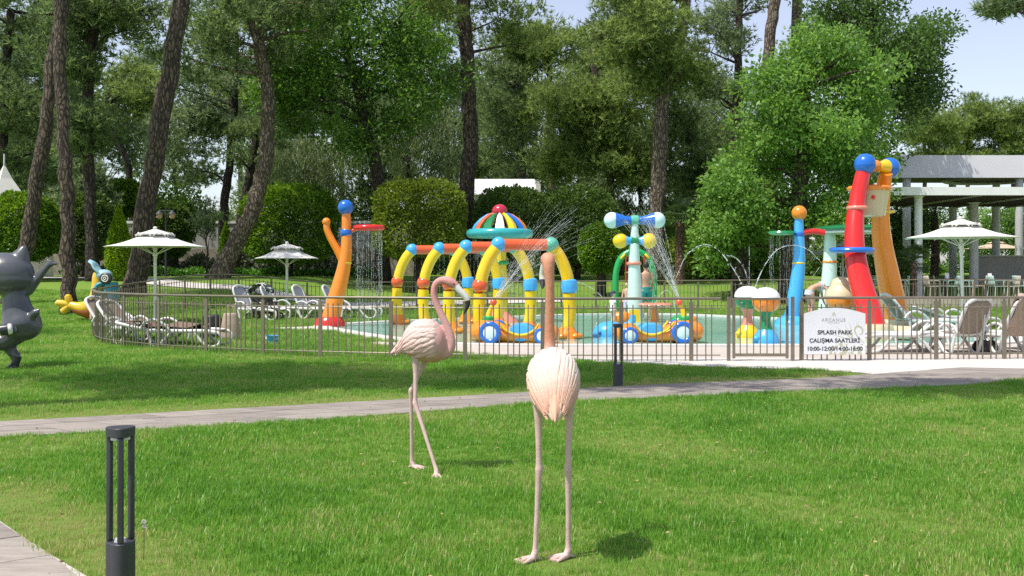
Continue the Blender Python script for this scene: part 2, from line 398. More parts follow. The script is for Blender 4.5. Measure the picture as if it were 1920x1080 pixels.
def drops(root_label, strands, cat='water', r0=.006):
    mb = MB(); q = random.Random(len(root_label))
    for path in strands:
        P = cr(path, 6); i = 0
        while i < len(P)-1:                                  # broken strands: short drawn-out threads and drops
            k = min(len(P)-1, i+q.choice((1, 1, 2, 3)))
            seg = [Vector(x) for x in P[i:k+1]]
            rr = [r0*q.uniform(.4, 1.3) for _ in seg]; rr[0] *= .4; rr[-1] *= .5
            mb.tube(seg, rr, 5); i = k+q.choice((0, 0, 1))
            if q.random() < .6:
                c = Vector(P[min(i, len(P)-1)])+Vector((q.gauss(0, .02), q.gauss(0, .02), q.gauss(0, .03))); mb.ball(c, r0*q.uniform(.7, 1.5), 6, 4)
    o = mb.build('water_jet', M_spray); tag(o, root_label, cat, kind='stuff'); return o
def rain(c, Rr, n, z0, z1, ring=True, seed=1):
    q = random.Random(seed); out = []
    for i in range(n):
        a = 2*math.pi*i/n+q.uniform(-.05, .05); rr = Rr*(q.uniform(.9, 1) if ring else math.sqrt(q.random()))
        x, y = c[0]+rr*math.cos(a), c[1]+rr*math.sin(a); zz = z1 if q.random() < .75 else q.uniform(z1, z0)
        m = 9; out.append([(x+q.gauss(0, .008), y+q.gauss(0, .008), z0+(zz-z0)*k/m) for k in range(m+1)])
    return out

# 1 orange shower post
b, l = loc3(29.2, 620, 612)
t = thing('water_shower_post', 'curved orange water post with blue balls and red shower ring', 'water toy', b)
part(t, 'base', RED, lambda m: (m.lathe([(.42, 0), (.42, .08), (.36, .2), (.30, .26)], l(618, 611.5), 24), m.ball(l(636, 606), (.16, .16, .14))))
part(t, 'post', ORANGE, lambda m: m.tube(cr([l(619, 604), l(627, 570), l(638, 530), l(645, 500), l(649, 470), l(650, 440), l(649, 400)], 6), [.27-.15*(k/36)**.8 for k in range(37)], 20))
part(t, 'arm', ORANGE, lambda m: m.tube(cr([l(641, 487), l(634, 472), l(622, 450), l(614, 432), l(612, 420)], 6), [.11-.02*(k/24) for k in range(25)], 14))
part(t, 'small_ball', ORANGE, lambda m: m.ball(l(612, 416), .115))
part(t, 'collar', YEL, lambda m: m.torus(l(647.5, 493), .13, .045))
part(t, 'joint_ball', BLUE, lambda m: m.ball(l(649, 436.5), .165))
part(t, 'top_ball', BLUE, lambda m: m.ball(l(648, 389), .215))
part(t, 'shower_arm', CORAL, lambda m: m.tube([l(655, 435), l(664, 431), l(672, 428)], .055, 12))
part(t, 'shower_ring', RED, lambda m: m.torus(l(692, 427), .36, .075, 32, 12))
drops('thin streams of water falling from the red shower ring', rain(b+l(692, 427), .36, 30, 2.72, .03))

# 2 four portal arches, alike
def portal():
    t = thing('water_arch', '', 'water toy', (0, 0, 0), 0, 'yellow portal arches in a row')
    for s in (-1, 1):
        xt = s*.6
        part(t, 'leg', YEL, lambda m: (m.tube(cr([(s*.98, 0, .2), (s*1.03, 0, .55), (s*1.02, 0, 1.02)], 5), .145, 18), m.tube(cr([(s*1.02, 0, 1.08), (s*.96, 0, 1.45), (s*.81, 0, 1.82), (xt, 0, 2.1)], 6), .14, 18)))
        part(t, 'knee_ball', CORAL if s < 0 else SKYB, (lambda m: m.ball((s*1.02, 0, 1.2), .175)) if s < 0 else (lambda m: m.lathe([(.13, -.16), (.17, -.13), (.19, 0), (.17, .13), (.13, .16)], (s*1.02, 0, 1.18), 20)))
        part(t, 'foot', ORANGE, lambda m: (m.lathe([(.28, 0), (.27, .06), (.2, .17), (.155, .26)], (s*.98, 0, 0), 20), m.ball((s*.98+.16, -.17, .07), (.15, .13, .07)), m.ball((s*.98-.16, -.17, .07), (.13, .12, .07))))
        part(t, 'shoulder_ball', SKYB if s < 0 else SEA, lambda m: m.ball((xt, 0, 2.11), .175))
    part(t, 'crossbar', CORAL, lambda m: m.tube([(-.6, 0, 2.11), (.6, 0, 2.11)], .13, 18))
    return t
proto = portal()
names = ['nearest yellow arch of the row, beside the nearer orange car', 'second nearest yellow water arch of the row', 'third yellow water arch, counted from the nearest', 'farthest and leftmost yellow water arch of the row']
for i, (x, y, a) in enumerate(((.29, 23.8, 12), (-.54, 26.3, 12), (-1.35, 28.5, 12), (-2.26, 30.5, 12))):
    o = proto if i == 0 else copy_tree(proto); o.location = (x, y, .016); o.rotation_euler.z = R(a); o['label'] = names[i]
st = []
for (x, y) in ((.29, 23.8), (-.54, 26.3), (-1.35, 28.5), (-2.26, 30.5)):
    for k in range(7):
        xx = x-.5+.17*k+rnd.gauss(0, .03); st.append([(xx, y-.1+.03*k, 1.98-1.95*j/9) for j in range(10)])
drops('thin water streams dripping from the red crossbars of the arches', st, r0=.005)

# 3 striped mushroom
b, l = loc3(31.5, 938, 604)
t = thing('water_mushroom', 'striped dome mushroom with teal ring and crimson knob above the arches', 'water toy', b)
c0 = l(937, 438, 0)
part(t, 'pole', YEL, lambda m: m.tube([(0, 0, 0), (0, 0, 1.2), (0, 0, c0.z+.2)], [.26, .2, .16], 18))
part(t, 'collar', GREEN, lambda m: m.torus((0, 0, 1.75), .19, .06))
part(t, 'foot', PINK, lambda m: m.lathe([(.55, 0), (.5, .08), (.32, .2), (.24, .32)], (0, 0, 0)))
part(t, 'ring', TEAL, lambda m: m.torus((c0.x, 0, c0.z), .86, .135, 40, 14))
cols = [BLUE, ORANGE, WHITE, YEL, GREEN, SKYB, CORAL, DKGREEN, WHITE, YEL, BLUE, ORANGE]
for k in range(12):
    a0 = 2*math.pi*(k+.2)/12+R(15); a1 = a0+2*math.pi/12*.66
    def rib(m):
        P = [(.80, .08), (.72, .24), (.56, .41), (.36, .54), (.16, .6)]
        v = []
        for r_, z in P:
            for a, o_ in ((a0, 0), ((a0+a1)/2, .03), (a1, 0)): v.append((c0.x+(r_+o_)*math.cos(a), (r_+o_)*math.sin(a), c0.z+z+o_))
        nv = len(v); v += [(x*.96+c0.x*.04, y*.96, z-.03) for x, y, z in v]
        f = [(3*i+k_, 3*i+k_+1, 3*i+k_+4, 3*i+k_+3) for i in range(4) for k_ in range(2)]
        f += [tuple(nv+i for i in reversed(q)) for q in f]
        for i in range(4): f += [(3*i, 3*i+3, nv+3*i+3, nv+3*i), (3*i+2, nv+3*i+2, nv+3*i+5, 3*i+5)]
        m.add(v, f)
    part(t, 'dome_rib', cols[k], rib)
part(t, 'knob', CRIM, lambda m: m.ball((c0.x, 0, c0.z+.66), (.235, .235, .21)))

# 4 two toy cars
def car(loc, rz, flip, label):
    t = thing('toy_car', label, 'water toy', loc, rz, 'orange splash cars')
    e = -1 if flip else 1                                   # nose towards local -x*e
    def body(m):
        P = [(-1.0, .22, .06), (-.97, .235, .16), (-.86, .245, .225), (-.66, .25, .245), (-.42, .24, .23), (-.18, .175, .165), (.12, .155, .145), (.40, .175, .165), (.60, .21, .205), (.78, .215, .19), (.9, .21, .1)]
        v = []; n = 20
        for x, z, r_ in P:
            for k in range(n):
                a = 2*math.pi*k/n; v.append((x*e, r_*1.5*math.cos(a), max(.02, z+r_*math.sin(a))))
        f = [(i*n+k, i*n+(k+1) % n, (i+1)*n+(k+1) % n, (i+1)*n+k) for i in range(len(P)-1) for k in range(n)]
        f += [tuple(reversed(range(n))), tuple((len(P)-1)*n+k for k in range(n))]
        if e < 0: f = [tuple(reversed(q)) for q in f]
        m.add(v, f)
    part(t, 'body', ORANGE, body, 80)
    part(t, 'seat_tub', SKYB, lambda m: m.lathe([(.06, -.215), (.17, -.205), (.2, -.12), (.2, .12), (.17, .205), (.06, .215)], (.12*e, 0, .23), 24, Matrix.Diagonal((1.45, 1, 1)) @ MX90))
    for s in (-1, 1):
        part(t, 'trim', YEL, lambda m: m.tube(cr([(-.33*e, s*.3, .44), (-.2*e, s*.27, .30), (-.03*e, s*.232, .21), (.12*e, s*.225, .185), (.28*e, s*.232, .21), (.44*e, s*.27, .30), (.53*e, s*.3, .42)], 6), .025, 8))
        for x, r_ in ((-.50, .235), (.62, .178)):
            w = part(t, 'wheel', BLUE, lambda m: m.torus((x*e, s*.36, r_), r_*.78, r_*.24, 32, 12, MX90))
            part(w, 'hub_cap', PALEB, lambda m: m.lathe([(.01, -.05), (r_*.66, -.04), (r_*.66, .03), (r_*.5, .045), (.01, .05)], (x*e, s*.36, r_), 28, Matrix.Rotation(R(90 if s < 0 else -90), 3, 'X')))
    part(t, 'collar', GREEN, lambda m: m.lathe([(.13, 0), (.125, .07), (.08, .1)], (-.62*e, 0, .47)))
    part(t, 'nozzle_pipe', YEL, lambda m: m.tube(cr([(-.62*e, 0, .5), (-.59*e, 0, .66), (-.52*e, 0, .82)], 5), [.075-.004*k for k in range(11)], 12))
    part(t, 'nozzle_ball', CORAL, lambda m: m.ball((-.505*e, 0, .86), .075))
    return t
car((.10, 22.6, .016), R(-12), False, 'orange toy car with blue wheels under the nearest yellow arch')
car((3.06, 22.7, .016), R(4), True, 'orange toy car with blue wheels left of the gate')

# 5 dumbbell pole
b, l = loc3(32.4, 1190, 602)
t = thing('water_dumbbell_post', 'tall mint post carrying two blue dumbbells with white and yellow balls', 'water toy', b)
part(t, 'post', MINT, lambda m: m.tube([(0, 0, 0), l(1190, 540), l(1189, 480), l(1190.5, 420)], [.26, .21, .17, .10], 20))
part(t, 'collar', PINK, lambda m: m.torus(l(1188.5, 494), .185, .05))
def dumb(v, hw, rb, cb, cm, ce):
    c_ = l(1190, v)
    for s in (-1, 1):
        part(t, 'dumbbell_ball', cb, lambda m: m.ball((c_.x+s*hw, 0, c_.z), rb))
        part(t, 'dumbbell_cone', cm, lambda m: m.lathe([(rb*.42, 0), (rb*.5, hw*.3), (rb*.95, hw*.78)], (c_.x+s*.05, 0, c_.z), 20, Matrix.Rotation(R(90*s), 3, 'Y')))
    part(t, 'clamp', ce, lambda m: m.lathe([(.15, -.11), (.16, 0), (.15, .11)], c_, 18, MY90))
dumb(413, .69, .25, PALEB, BLUE, SEA); dumb(451.5, .435, .235, YEL, SKYB, DKGREEN)
# 6 green hoop behind it
b, l = loc3(35.0, 1190, 592)
t = thing('water_hoop', 'thick green hoop with yellow collars behind the dumbbell post', 'water toy', b)
part(t, 'hoop', GREEN, lambda m: m.tube(cr([(-.62, 0, 0), (-.63, 0, .9), (-.6, 0, 1.5), (-.42, 0, 1.95), (0, 0, 2.15), (.42, 0, 1.95), (.6, 0, 1.5), (.63, 0, .9), (.62, 0, 0)], 8), .105, 16))
for s in (-1, 1):
    part(t, 'collar', YEL, lambda m: m.torus((s*.40, 0, 1.97), .115, .04, M=Matrix.Rotation(R(s*48), 3, 'Y')))
    part(t, 'rope', RED, lambda m: m.tube([(s*.3, -.1, 2.0), (s*.3, -.1, .75)], .02, 6))
drops('white water pouring down inside the green hoop', [[(.15+.05*k+.15*math.sin(k), 35, 1.95-.2*j) for j in range(9)] for k in range(0)]+[[(4.35+.04*k, 34.9, 1.9), (4.42+.05*k, 34.8, 1.6), (4.44+.06*k, 34.75, 1.0), (4.46+.06*k, 34.7, .1)] for k in range(6)], r0=.012)

# 7 two hourglass bollards
def hour(loc, low, stem, foot, label):
    t = thing('water_bollard', label, 'water toy', loc, 0, 'hourglass water bollards by the gate')
    part(t, 'foot', foot, lambda m: (m.lathe([(.33, 0), (.33, .08), (.26, .22), (.17, .34)], (0, 0, 0)), m.ball((-.27, -.17, .12), (.1, .08, .07))))
    part(t, 'stem', stem, lambda m: m.lathe([(.19, .3), (.135, .42), (.115, .55), (.13, .68), (.19, .8)], (0, 0, 0)))
    part(t, 'bowl', low, lambda m: (m.lathe([(.19, .78), (.27, .84), (.33, .94), (.345, 1.06), (.34, 1.1)], (0, 0, 0), 28), m.ball((-.2, -.26, .92), .05)))
    part(t, 'cap', CREAM if 0 else WHITE, lambda m: m.lathe([(.36, 1.09), (.36, 1.13), (.33, 1.22), (.26, 1.31), (.15, 1.37), (.02, 1.39)], (0, 0, 0), 28))
    t.scale = (.85, .85, .85); return t
x, y = gp(1436, 644); hour((x, y, .016), ORANGE, DKGREEN, SKYB, 'hourglass water bollard with orange bowl and sky blue foot')
x, y = gp(1402, 634); hour((x, y, .016), DKGREEN, PINK, YEL, 'hourglass water bollard with green bowl and yellow foot')
b_ = gp(1578, 632)
t = thing('water_snail_bowl', 'orange water bowl with cream two-tier cap behind the notice', 'water toy', (*b_, .016))
part(t, 'foot', SKYB, lambda m: m.lathe([(.36, 0), (.3, .2), (.2, .36)], (0, 0, 0))); part(t, 'stem', DKGREEN, lambda m: m.lathe([(.2, .34), (.15, .5), (.22, .62)], (0, 0, 0)))
part(t, 'bowl', ORANGE, lambda m: m.lathe([(.2, .6), (.3, .68), (.36, .8), (.37, .92)], (0, 0, 0), 28))
part(t, 'cap', CREAM, lambda m: m.lathe([(.385, .91), (.385, .96), (.36, 1.06), (.27, 1.17), (.255, 1.2), (.25, 1.27), (.18, 1.35), (.02, 1.39)], (0, 0, 0), 28))

# 8 blue post with discs
b, l = loc3(30.2, 1482, 609)
t = thing('water_disc_post', 'curved sky blue water post with orange ball and green disc', 'water toy', b)
part(t, 'foot', SKYB, lambda m: m.lathe([(.5, 0), (.48, .08), (.36, .2), (.27, .26)], l(1484, 609)))
part(t, 'post', SKYB, lambda m: m.tube(cr([l(1484, 605), l(1490, 560), l(1496, 515), l(1498.5, 480), l(1498, 440), l(1498, 410)], 6), [.235-.115*(k/30) for k in range(31)], 20))
part(t, 'collar', YEL, lambda m: m.torus(l(1497.5, 493.5), .15, .035))
part(t, 'joint_ball', BLUE, lambda m: m.ball(l(1498, 440), .155))
part(t, 'top_ball', ORANGE, lambda m: m.ball(l(1498.5, 399.5), .215))
part(t, 'disc', DKGREEN, lambda m: m.lathe([(.02, -.07), (.3, -.06), (.4, .0), (.37, .05), (.3, .06), (.02, .05)], l(1466, 437), 32))
part(t, 'arm', RED, lambda m: m.tube(cr([l(1502, 440), l(1512, 435), l(1530, 434), l(1546, 437)], 5), .085, 12))
bb = b+l(1466, 437)
drops('fine curtain of water falling from the small green disc', rain(bb, .36, 22, bb.z-.08, .9, seed=4), r0=.004)
# 9 mint post with green saucer
b, l = loc3(32.8, 1558, 600)
t = thing('water_saucer_post', 'mint water post under a wide green saucer', 'water toy', b)
part(t, 'post', MINT, lambda m: m.tube(cr([l(1550, 600), l(1553, 550), l(1556, 490), l(1556, 436)], 6), [.30-.14*(k/18) for k in range(19)], 20))
part(t, 'collar', ORANGE, lambda m: m.torus(l(1556, 491), .185, .045))
part(t, 'saucer', DKGREEN, lambda m: m.lathe([(.02, -.02), (1.0, -.02), (1.17, .04), (1.19, .09), (1.1, .13), (.6, .2), (.02, .22)], l(1597, 434), 40))
part(t, 'saucer_rim', WHITE, lambda m: m.torus(l(1597, 435.5), 1.06, .04, 40, 8))
# 10 bucket tower
b, l = loc3(25.0, 1660, 636)
t = thing('water_bucket_tower', 'tall red and orange legged tower with a cream tipping bucket', 'water toy', b)
part(t, 'red_leg', RED, lambda m: m.tube(cr([l(1636, 618, -1.3), l(1628, 580, -1.1), l(1614, 530, -.9), l(1604, 480, -.7), l(1602, 430, -.5), l(1607, 380, -.3), l(1618, 325, -.2)], 6), [.30-.13*(k/36) for k in range(37)], 22))
part(t, 'orange_leg', ORANGE, lambda m: m.tube(cr([l(1684, 606, 1.5), l(1676, 570, 1.4), l(1664, 510, 1.2), l(1655, 460, 1.0), l(1651, 410, .8), l(1655, 360, .5), l(1661, 325, .3)], 6), [.33-.18*(k/36) for k in range(37)], 22))
for (u, v, dd, mt) in ((1638, 637, -1.3, CREAM), (1688, 622, 1.5, CREAM)):
    q = l(u, v, dd); q.z = 0
    part(t, 'foot', mt, lambda m: (m.lathe([(.46, 0), (.46, .22), (.42, .32), (.3, .36)], q, 24), m.tube([q+Vector((.3, -.1, .17)), q+Vector((.75, -.2, .15))], .16, 14)))
part(t, 'top_ball', BLUE, lambda m: m.ball(l(1622, 308, -.2), .25, 28, 16)); part(t, 'top_ball', BLUE, lambda m: m.ball(l(1668, 315, .6), .25, 28, 16))
A_, B_ = l(1622, 308, -.2), l(1668, 315, .6)
part(t, 'axle', YEL, lambda m: m.tube([A_.lerp(B_, .55), A_.lerp(B_, .8)], [.10, .19], 18)); part(t, 'axle_ball', ORANGE, lambda m: m.ball(A_.lerp(B_, .42), .14))
part(t, 'collar', PINK, lambda m: m.torus(l(1607, 390, -.35), .2, .05))
bc = l(1630, 380, .25)
bk = part(t, 'bucket', CREAM, lambda m: m.lathe([(.02, -.33), (.30, -.34), (.36, -.31), (.40, -.1), (.44, .2), (.46, .3), (.43, .3), (.40, .1), (.35, -.25), (.02, -.27)], bc, 28))
part(bk, 'rim', ORANGE, lambda m: m.torus(bc+Vector((0, 0, .33)), .46, .06, 36, 10))
part(bk, 'pivot_knob', RED, lambda m: m.ball(bc+Vector((-.05, -.43, .1)), .05))
part(t, 'ring', BLUE, lambda m: m.torus(l(1597, 469, -.6), .42, .085, 36, 10, fz=.75))
part(t, 'ring', YEL, lambda m: m.torus(l(1659, 397, .75), .2, .035, 24, 8))
# 11 small things in the pool
t = thing('toy_flower', 'small salmon flower fountain in the pool beside the dumbbell post', 'water toy', (*gp(1228, 604), .016))
part(t, 'stem', ORANGE, lambda m: m.tube([(0, 0, 0), (0, 0, .45)], [.14, .08], 12))
for k in range(6):
    a = 2*math.pi*k/6
    part(t, 'petal', PINK, lambda m: m.ball((.28*math.cos(a), .28*math.sin(a), .5), (.24, .2, .06), 12, 8))
t = thing('toy_fish', 'small orange fish fountain low in the pool', 'water toy', (*gp(1166, 612), .016))
part(t, 'body', ORANGE, lambda m: m.ball((0, 0, .2), (.3, .17, .2))); part(t, 'fin', YEL, lambda m: m.prism([(.2, -.02), (.5, -.02), (.5, .02), (.2, .02)], .1, .45)); part(t, 'eye', WHITE, lambda m: m.ball((-.2, -.14, .28), .04, 8, 6))
t = thing('toy_turtle', 'small green turtle fountain behind the right toy car', 'water toy', (*gp(1275, 622), .016))
part(t, 'shell', GREEN, lambda m: m.ball((0, 0, .2), (.26, .24, .22))); part(t, 'head', ORANGE, lambda m: m.ball((.3, -.1, .3), .1, 10, 8))
for s in (-1, 1): part(t, 'flipper', SKYB, lambda m: m.ball((.05*s, s*.26, .06), (.12, .1, .05), 10, 6))
t = thing('toy_whale', 'pale blue whale mound beside the right toy car', 'water toy', (*gp(1143, 632), .016))
part(t, 'body', SKYB, lambda m: m.ball((0, 0, .02), (.42, .34, .34))); part(t, 'tail', SKYB, lambda m: m.tube(cr([(.3, 0, .15), (.5, 0, .3), (.55, 0, .5)], 4), [.14-.01*k for k in range(9)], 10)); part(t, 'eye', BLUE, lambda m: m.ball((-.25, -.27, .1), .04, 8, 6))

# water jets
def arc(a, b, h, n=9): a, b = Vector(a), Vector(b); return [tuple(a.lerp(b, k/n)+Vector((0, 0, 4*h*(k/n)*(1-k/n)))) for k in range(n+1)]
q = random.Random(5)
def fan(a, b, n, sp, h): return [arc(a, Vector(b)+Vector((q.gauss(0, sp), q.gauss(0, sp), q.gauss(0, sp*.8))), h+q.uniform(-.1, .1)) for _ in range(n)]
drops('spray of water shooting up from the right toy car nozzle', fan((3.56, 22.7, .92), (2.75, 22.9, 2.75), 40, .2, .12), r0=.004)
drops('misty spray shooting up from the left toy car nozzle', fan((-.38, 22.7, .92), (1.3, 23.4, 2.6), 46, .36, .15), r0=.0028)
P0 = lambda u, v, D: tuple(at(u, v, D))
drops('high arching water jet right of the dumbbell post', [[P0(1268, 520, 30), P0(1285, 482, 30), P0(1305, 464, 29.6), P0(1328, 459, 29), P0(1350, 472, 28), P0(1372, 500, 26.5), P0(1392, 533, 25)]]*2, r0=.016)
drops('arching water jet left of the blue disc post', [[P0(1413, 545, 24.5), P0(1430, 505, 26), P0(1455, 470, 27), P0(1485, 460, 28), P0(1515, 468, 29), P0(1540, 492, 30)]]*2, r0=.013)
drops('thin low water jet crossing behind the near flamingo', [[P0(1078, 528, 27), P0(1100, 535, 27), P0(1128, 556, 27), P0(1145, 585, 27)]], r0=.012)
drops('little fountain jets rising from the salmon flower', [[P0(1225, 575, 31), P0(1240, 550, 31), P0(1252, 545, 31), P0(1262, 560, 31), P0(1268, 590, 31)], [P0(1235, 580, 31), P0(1250, 562, 31), P0(1262, 566, 31), P0(1270, 592, 31)]], r0=.012)
drops('fan of thin jets above the cream capped bowl', [[P0(1576, 536, 24.7), P0(1576+d, 500, 24.7), P0(1576+d*1.5, 494, 24.7), P0(1576+d*2.4, 520, 24.7)] for d in (-22, -12, 0, 9, 18)], r0=.007)
drops('jets springing from the caps of the hourglass bollards', [[P0(1405, 540, 24), P0(1396, 505, 24.2), P0(1380, 484, 24.5), P0(1362, 478, 25)], [P0(1405, 540, 24), P0(1405, 500, 24), P0(1405, 462, 24)]], r0=.009)
drops('low arc of water left of the toy whale', [[P0(1113, 622, 27), P0(1122, 600, 27), P0(1133, 590, 27), P0(1150, 587, 27)]], r0=.012)

# ---------------------------------------------------------------- flamingo sculptures
def flam_mat(name, low, high, z0, z1, body_c, stops=(.15, .55, .95, 1.25)):
    m, t, N, L, p = nm(name); tc = N.new('ShaderNodeTexCoord'); sx = N.new('ShaderNodeSeparateXYZ'); L.new(tc.outputs['Object'], sx.inputs[0])
    n = noise(N, L, tc.outputs['Object'], 9, 6, .65); n2 = noise(N, L, tc.outputs['Object'], 70, 4, .6)
    mr = N.new('ShaderNodeMapRange'); mr.inputs[1].default_value = z0; mr.inputs[2].default_value = z1; L.new(sx.outputs[2], mr.inputs[0])
    ad = N.new('ShaderNodeMath'); ad.operation = 'MULTIPLY_ADD'; L.new(n.outputs[0], ad.inputs[0]); ad.inputs[1].default_value = .6; L.new(mr.outputs[0], ad.inputs[2]); sc_ = N.new('ShaderNodeMath'); sc_.operation = 'MULTIPLY'; sc_.inputs[1].default_value = 1/1.4; L.new(ad.outputs[0], sc_.inputs[0])
    r = ramp(N, L, sc_.outputs[0], list(zip([x/1.4 for x in stops], (low, body_c, body_c, high))))
    d = ramp(N, L, n2.outputs[0], [(.35, (.82, .8, .78)), (.6, (1, 1, 1))])
    mx = N.new('ShaderNodeMix'); mx.data_type = 'RGBA'; mx.blend_type = 'MULTIPLY'; mx.inputs[0].default_value = .6; L.new(r.outputs[0], mx.inputs[6]); L.new(d.outputs[0], mx.inputs[7])
    L.new(mx.outputs[2], p.inputs['Base Color']); p.inputs['Roughness'].default_value = .62
    bump(N, L, n2.outputs[0], p, .35, .006); return m
M_leg = pm('flamingo leg', (.62, .43, .39), .6, .14, 14, .5, 90, bd=.004, dirt=.2)
M_bill = pm('flamingo bill pale', (.66, .64, .60), .45, .08, 10, .1); M_tip = pm('flamingo bill tip', (.03, .03, .034), .4, .2, 10)
def loft(st, n=22):                       # stations (cx,cy,cz, half width, half height, forward direction in plan)
    v = []; m = len(st)
    for cx, cy, cz, hw, hh, ax in st:
        for k in range(n):
            a = 2*math.pi*k/n; w, h = hw*math.cos(a), hh*math.sin(a)
            v.append((cx+(-ax[1])*w, cy+ax[0]*w, cz+h))
    f = [(i*n+k, i*n+(k+1) % n, (i+1)*n+(k+1) % n, (i+1)*n+k) for i in range(m-1) for k in range(n)]
    f += [tuple(reversed(range(n))), tuple((m-1)*n+k for k in range(n))]
    return v, f
def flamingo(loc, rz, label, S_, neck, nr, legs, mats, tailmat, bill, rows, thr, sweep):
    """S_: (x along the body, z, half height, half width) from tail to breast in the bird's own frame, facing +x"""
    t = thing('flamingo_sculpture', label, 'sculpture', loc, rz, 'pink flamingo sculptures on the lawn')
    mb = MB(); St = cr(S_, 5); v, f = loft([(x, 0, z, w, h, (1, 0)) for x, z, h, w in St]); mb.add(v, f)
    mb2 = MB(); 
    P = cr([p[:3] for p in neck], 6); rr = [float(a[0]) for a in cr([(p[3],) for p in neck], 6)]
    mb2.tube(P, rr, 16)
    o = mb.build('body', mats[0], t, ang=180); 
    # breast blended into the neck: both in one continuous skin
    o2 = MB(); o2.add(mb.v, mb.f); o2.add(mb2.v, mb2.f); bpy.data.objects.remove(o)
    o = o2.build('body', mats[0], t, ang=180); mod_remesh(o, .0085, 5)
    # feathers laid over the back as overlapping scales
    def surf(s, th, lift):
        i = min(len(St)-2, max(0, int(s*(len(St)-1)))); k = s*(len(St)-1)-i; x, z, h, w = St[i]*(1-k)+St[i+1]*k
        return Vector((x, math.cos(th)*(w+lift), z+math.sin(th)*(h+lift)))
    q = random.Random(11)
    for side in (1, -1):
        mbw = MB()
        for ri, (s0, ln, cnt, lf) in enumerate(reversed(rows)):
            for j in range(cnt):
                th0 = R(thr[0]+(thr[1]-thr[0])*(j+.5*(ri % 2))/cnt+q.uniform(-3, 3)); hw = R((thr[1]-thr[0])/cnt*.80); dth = R(q.uniform(*sweep)); l2 = ln*q.uniform(.9, 1.1); s1 = s0+q.uniform(-.015, .015)
                def fe(u, vv):
                    s = s1-l2*u; wv = (vv-.5)*2; shape = max(.06, 1-max(0, (u-.5)/.5)**2.2)
                    th = th0+dth*u+hw*wv*shape
                    lift = -.008*(1-min(1, u/.35))+lf+.0075*(1-wv*wv)*min(1, u/.4)-.004*abs(wv)+.004*u
                    return surf(max(.02, s), th if side > 0 else math.pi-th, lift)
                mbw.grid(fe, 9, 6)
        w = mbw.build('wing', mats[1], t, ang=75)
    # long tail feathers
    mbt = MB(); tx, tz = S_[0][0], S_[0][1]
    for j in (-3, 3, -2, 2, -1, 1, 0):
        def tf(u, vv):
            wv = (vv-.5)*2; x0, z0, h0, w0 = St[int(len(St)*(.40-.03*abs(j)))]
            a = Vector((x0, w0*.16*j, z0+h0*(.93-.06*abs(j)))); b_ = Vector((tx-.012+.016*abs(j), .010*j, tz-.006+.006*abs(j)))
            x1, z1, h1, w1 = St[int(len(St)*.18)]; c_ = Vector((x1-.012, w1*.2*j, z1+h1*(1.06-.05*abs(j))))
            p = a*(1-u)**2+c_*2*u*(1-u)+b_*u*u; p.z += .007*(1-wv*wv)-.001*abs(j)+.004; p.x -= .006*(1-wv*wv); p.y += .021*wv*max(.15, 1-max(0, u-.4)**2*2.2); return p
        mbt.grid(tf, 9, 4)
    mbt.build('tail', tailmat, t, ang=75)
    # bill
    P = cr([b[:3] for b in bill], 5); rr = [float(a[0]) for a in cr([(b[3],) for b in bill], 5)]; k = int(len(P)*.58)
    bl = MB().tube(P[:k+1], rr[:k+1], 12, flat=1).build('bill', M_bill, t); MB().tube(P[k:], [r_*1.03 for r_ in rr[k:]], 12).build('bill_tip', M_tip, bl)
    h = Vector(neck[-2][:3])
    hd = (Vector(neck[-1][:3])-Vector(neck[-3][:3])).normalized(); sd = hd.cross(Vector((0, 0, 1))).normalized()
    for s in (-1, 1): MB().ball(h+sd*s*neck[-2][3]*.94+Vector((0, 0, .006)), .007, 10, 6).build('eye', M_black, t)
    # legs with knee joints and webbed feet
    for hip, knee, ank, toe in legs:
        hip, knee, ank, toe = map(Vector, (hip, knee, ank, toe))
        mbl = MB(); pts = [hip+Vector((0, 0, .06)), hip, hip.lerp(knee, .35), hip.lerp(knee, .85), knee, knee.lerp(ank, .12), knee.lerp(ank, .5), knee.lerp(ank, .9), ank]
        mbl.tube(cr(pts, 4), [float(a[0]) for a in cr([(r_,) for r_ in (.034, .030, .0195, .0165, .0215, .0175, .0140, .0145, .0185)], 4)], 12)
        fd = (toe-ank); fd.z = 0; L_ = fd.length; fd.normalize(); sd = Vector((-fd.y, fd.x, 0))
        mbl.tube([ank, ank+fd*.012-Vector((0, 0, ank.z*.55)), Vector((ank.x, ank.y, .012))+fd*.03], [.0185, .020, .016], 10)
        c_ = Vector((ank.x, ank.y, 0))
        tips = [c_+fd*L_+sd*.0, c_+fd*L_*.86+sd*L_*.42, c_+fd*L_*.86-sd*L_*.42]
        for tp in tips: mbl.tube([c_+Vector((0, 0, .022)), c_.lerp(tp, .55)+Vector((0, 0, .016)), tp+Vector((0, 0, .006))], [.015, .011, .005], 8)
        web = [c_-fd*.01, tips[2], tips[2].lerp(tips[0], .5)-fd*.02, tips[0], tips[0].lerp(tips[1], .5)-fd*.02, tips[1]]
        mbl.prism([(p.x, p.y) for p in web], .002, .010)
        mbl.tube([c_+Vector((0, 0, .02)), c_-fd*.04+Vector((0, 0, .006))], [.012, .005], 8)
        mbl.build('leg', M_leg, t)
    return t
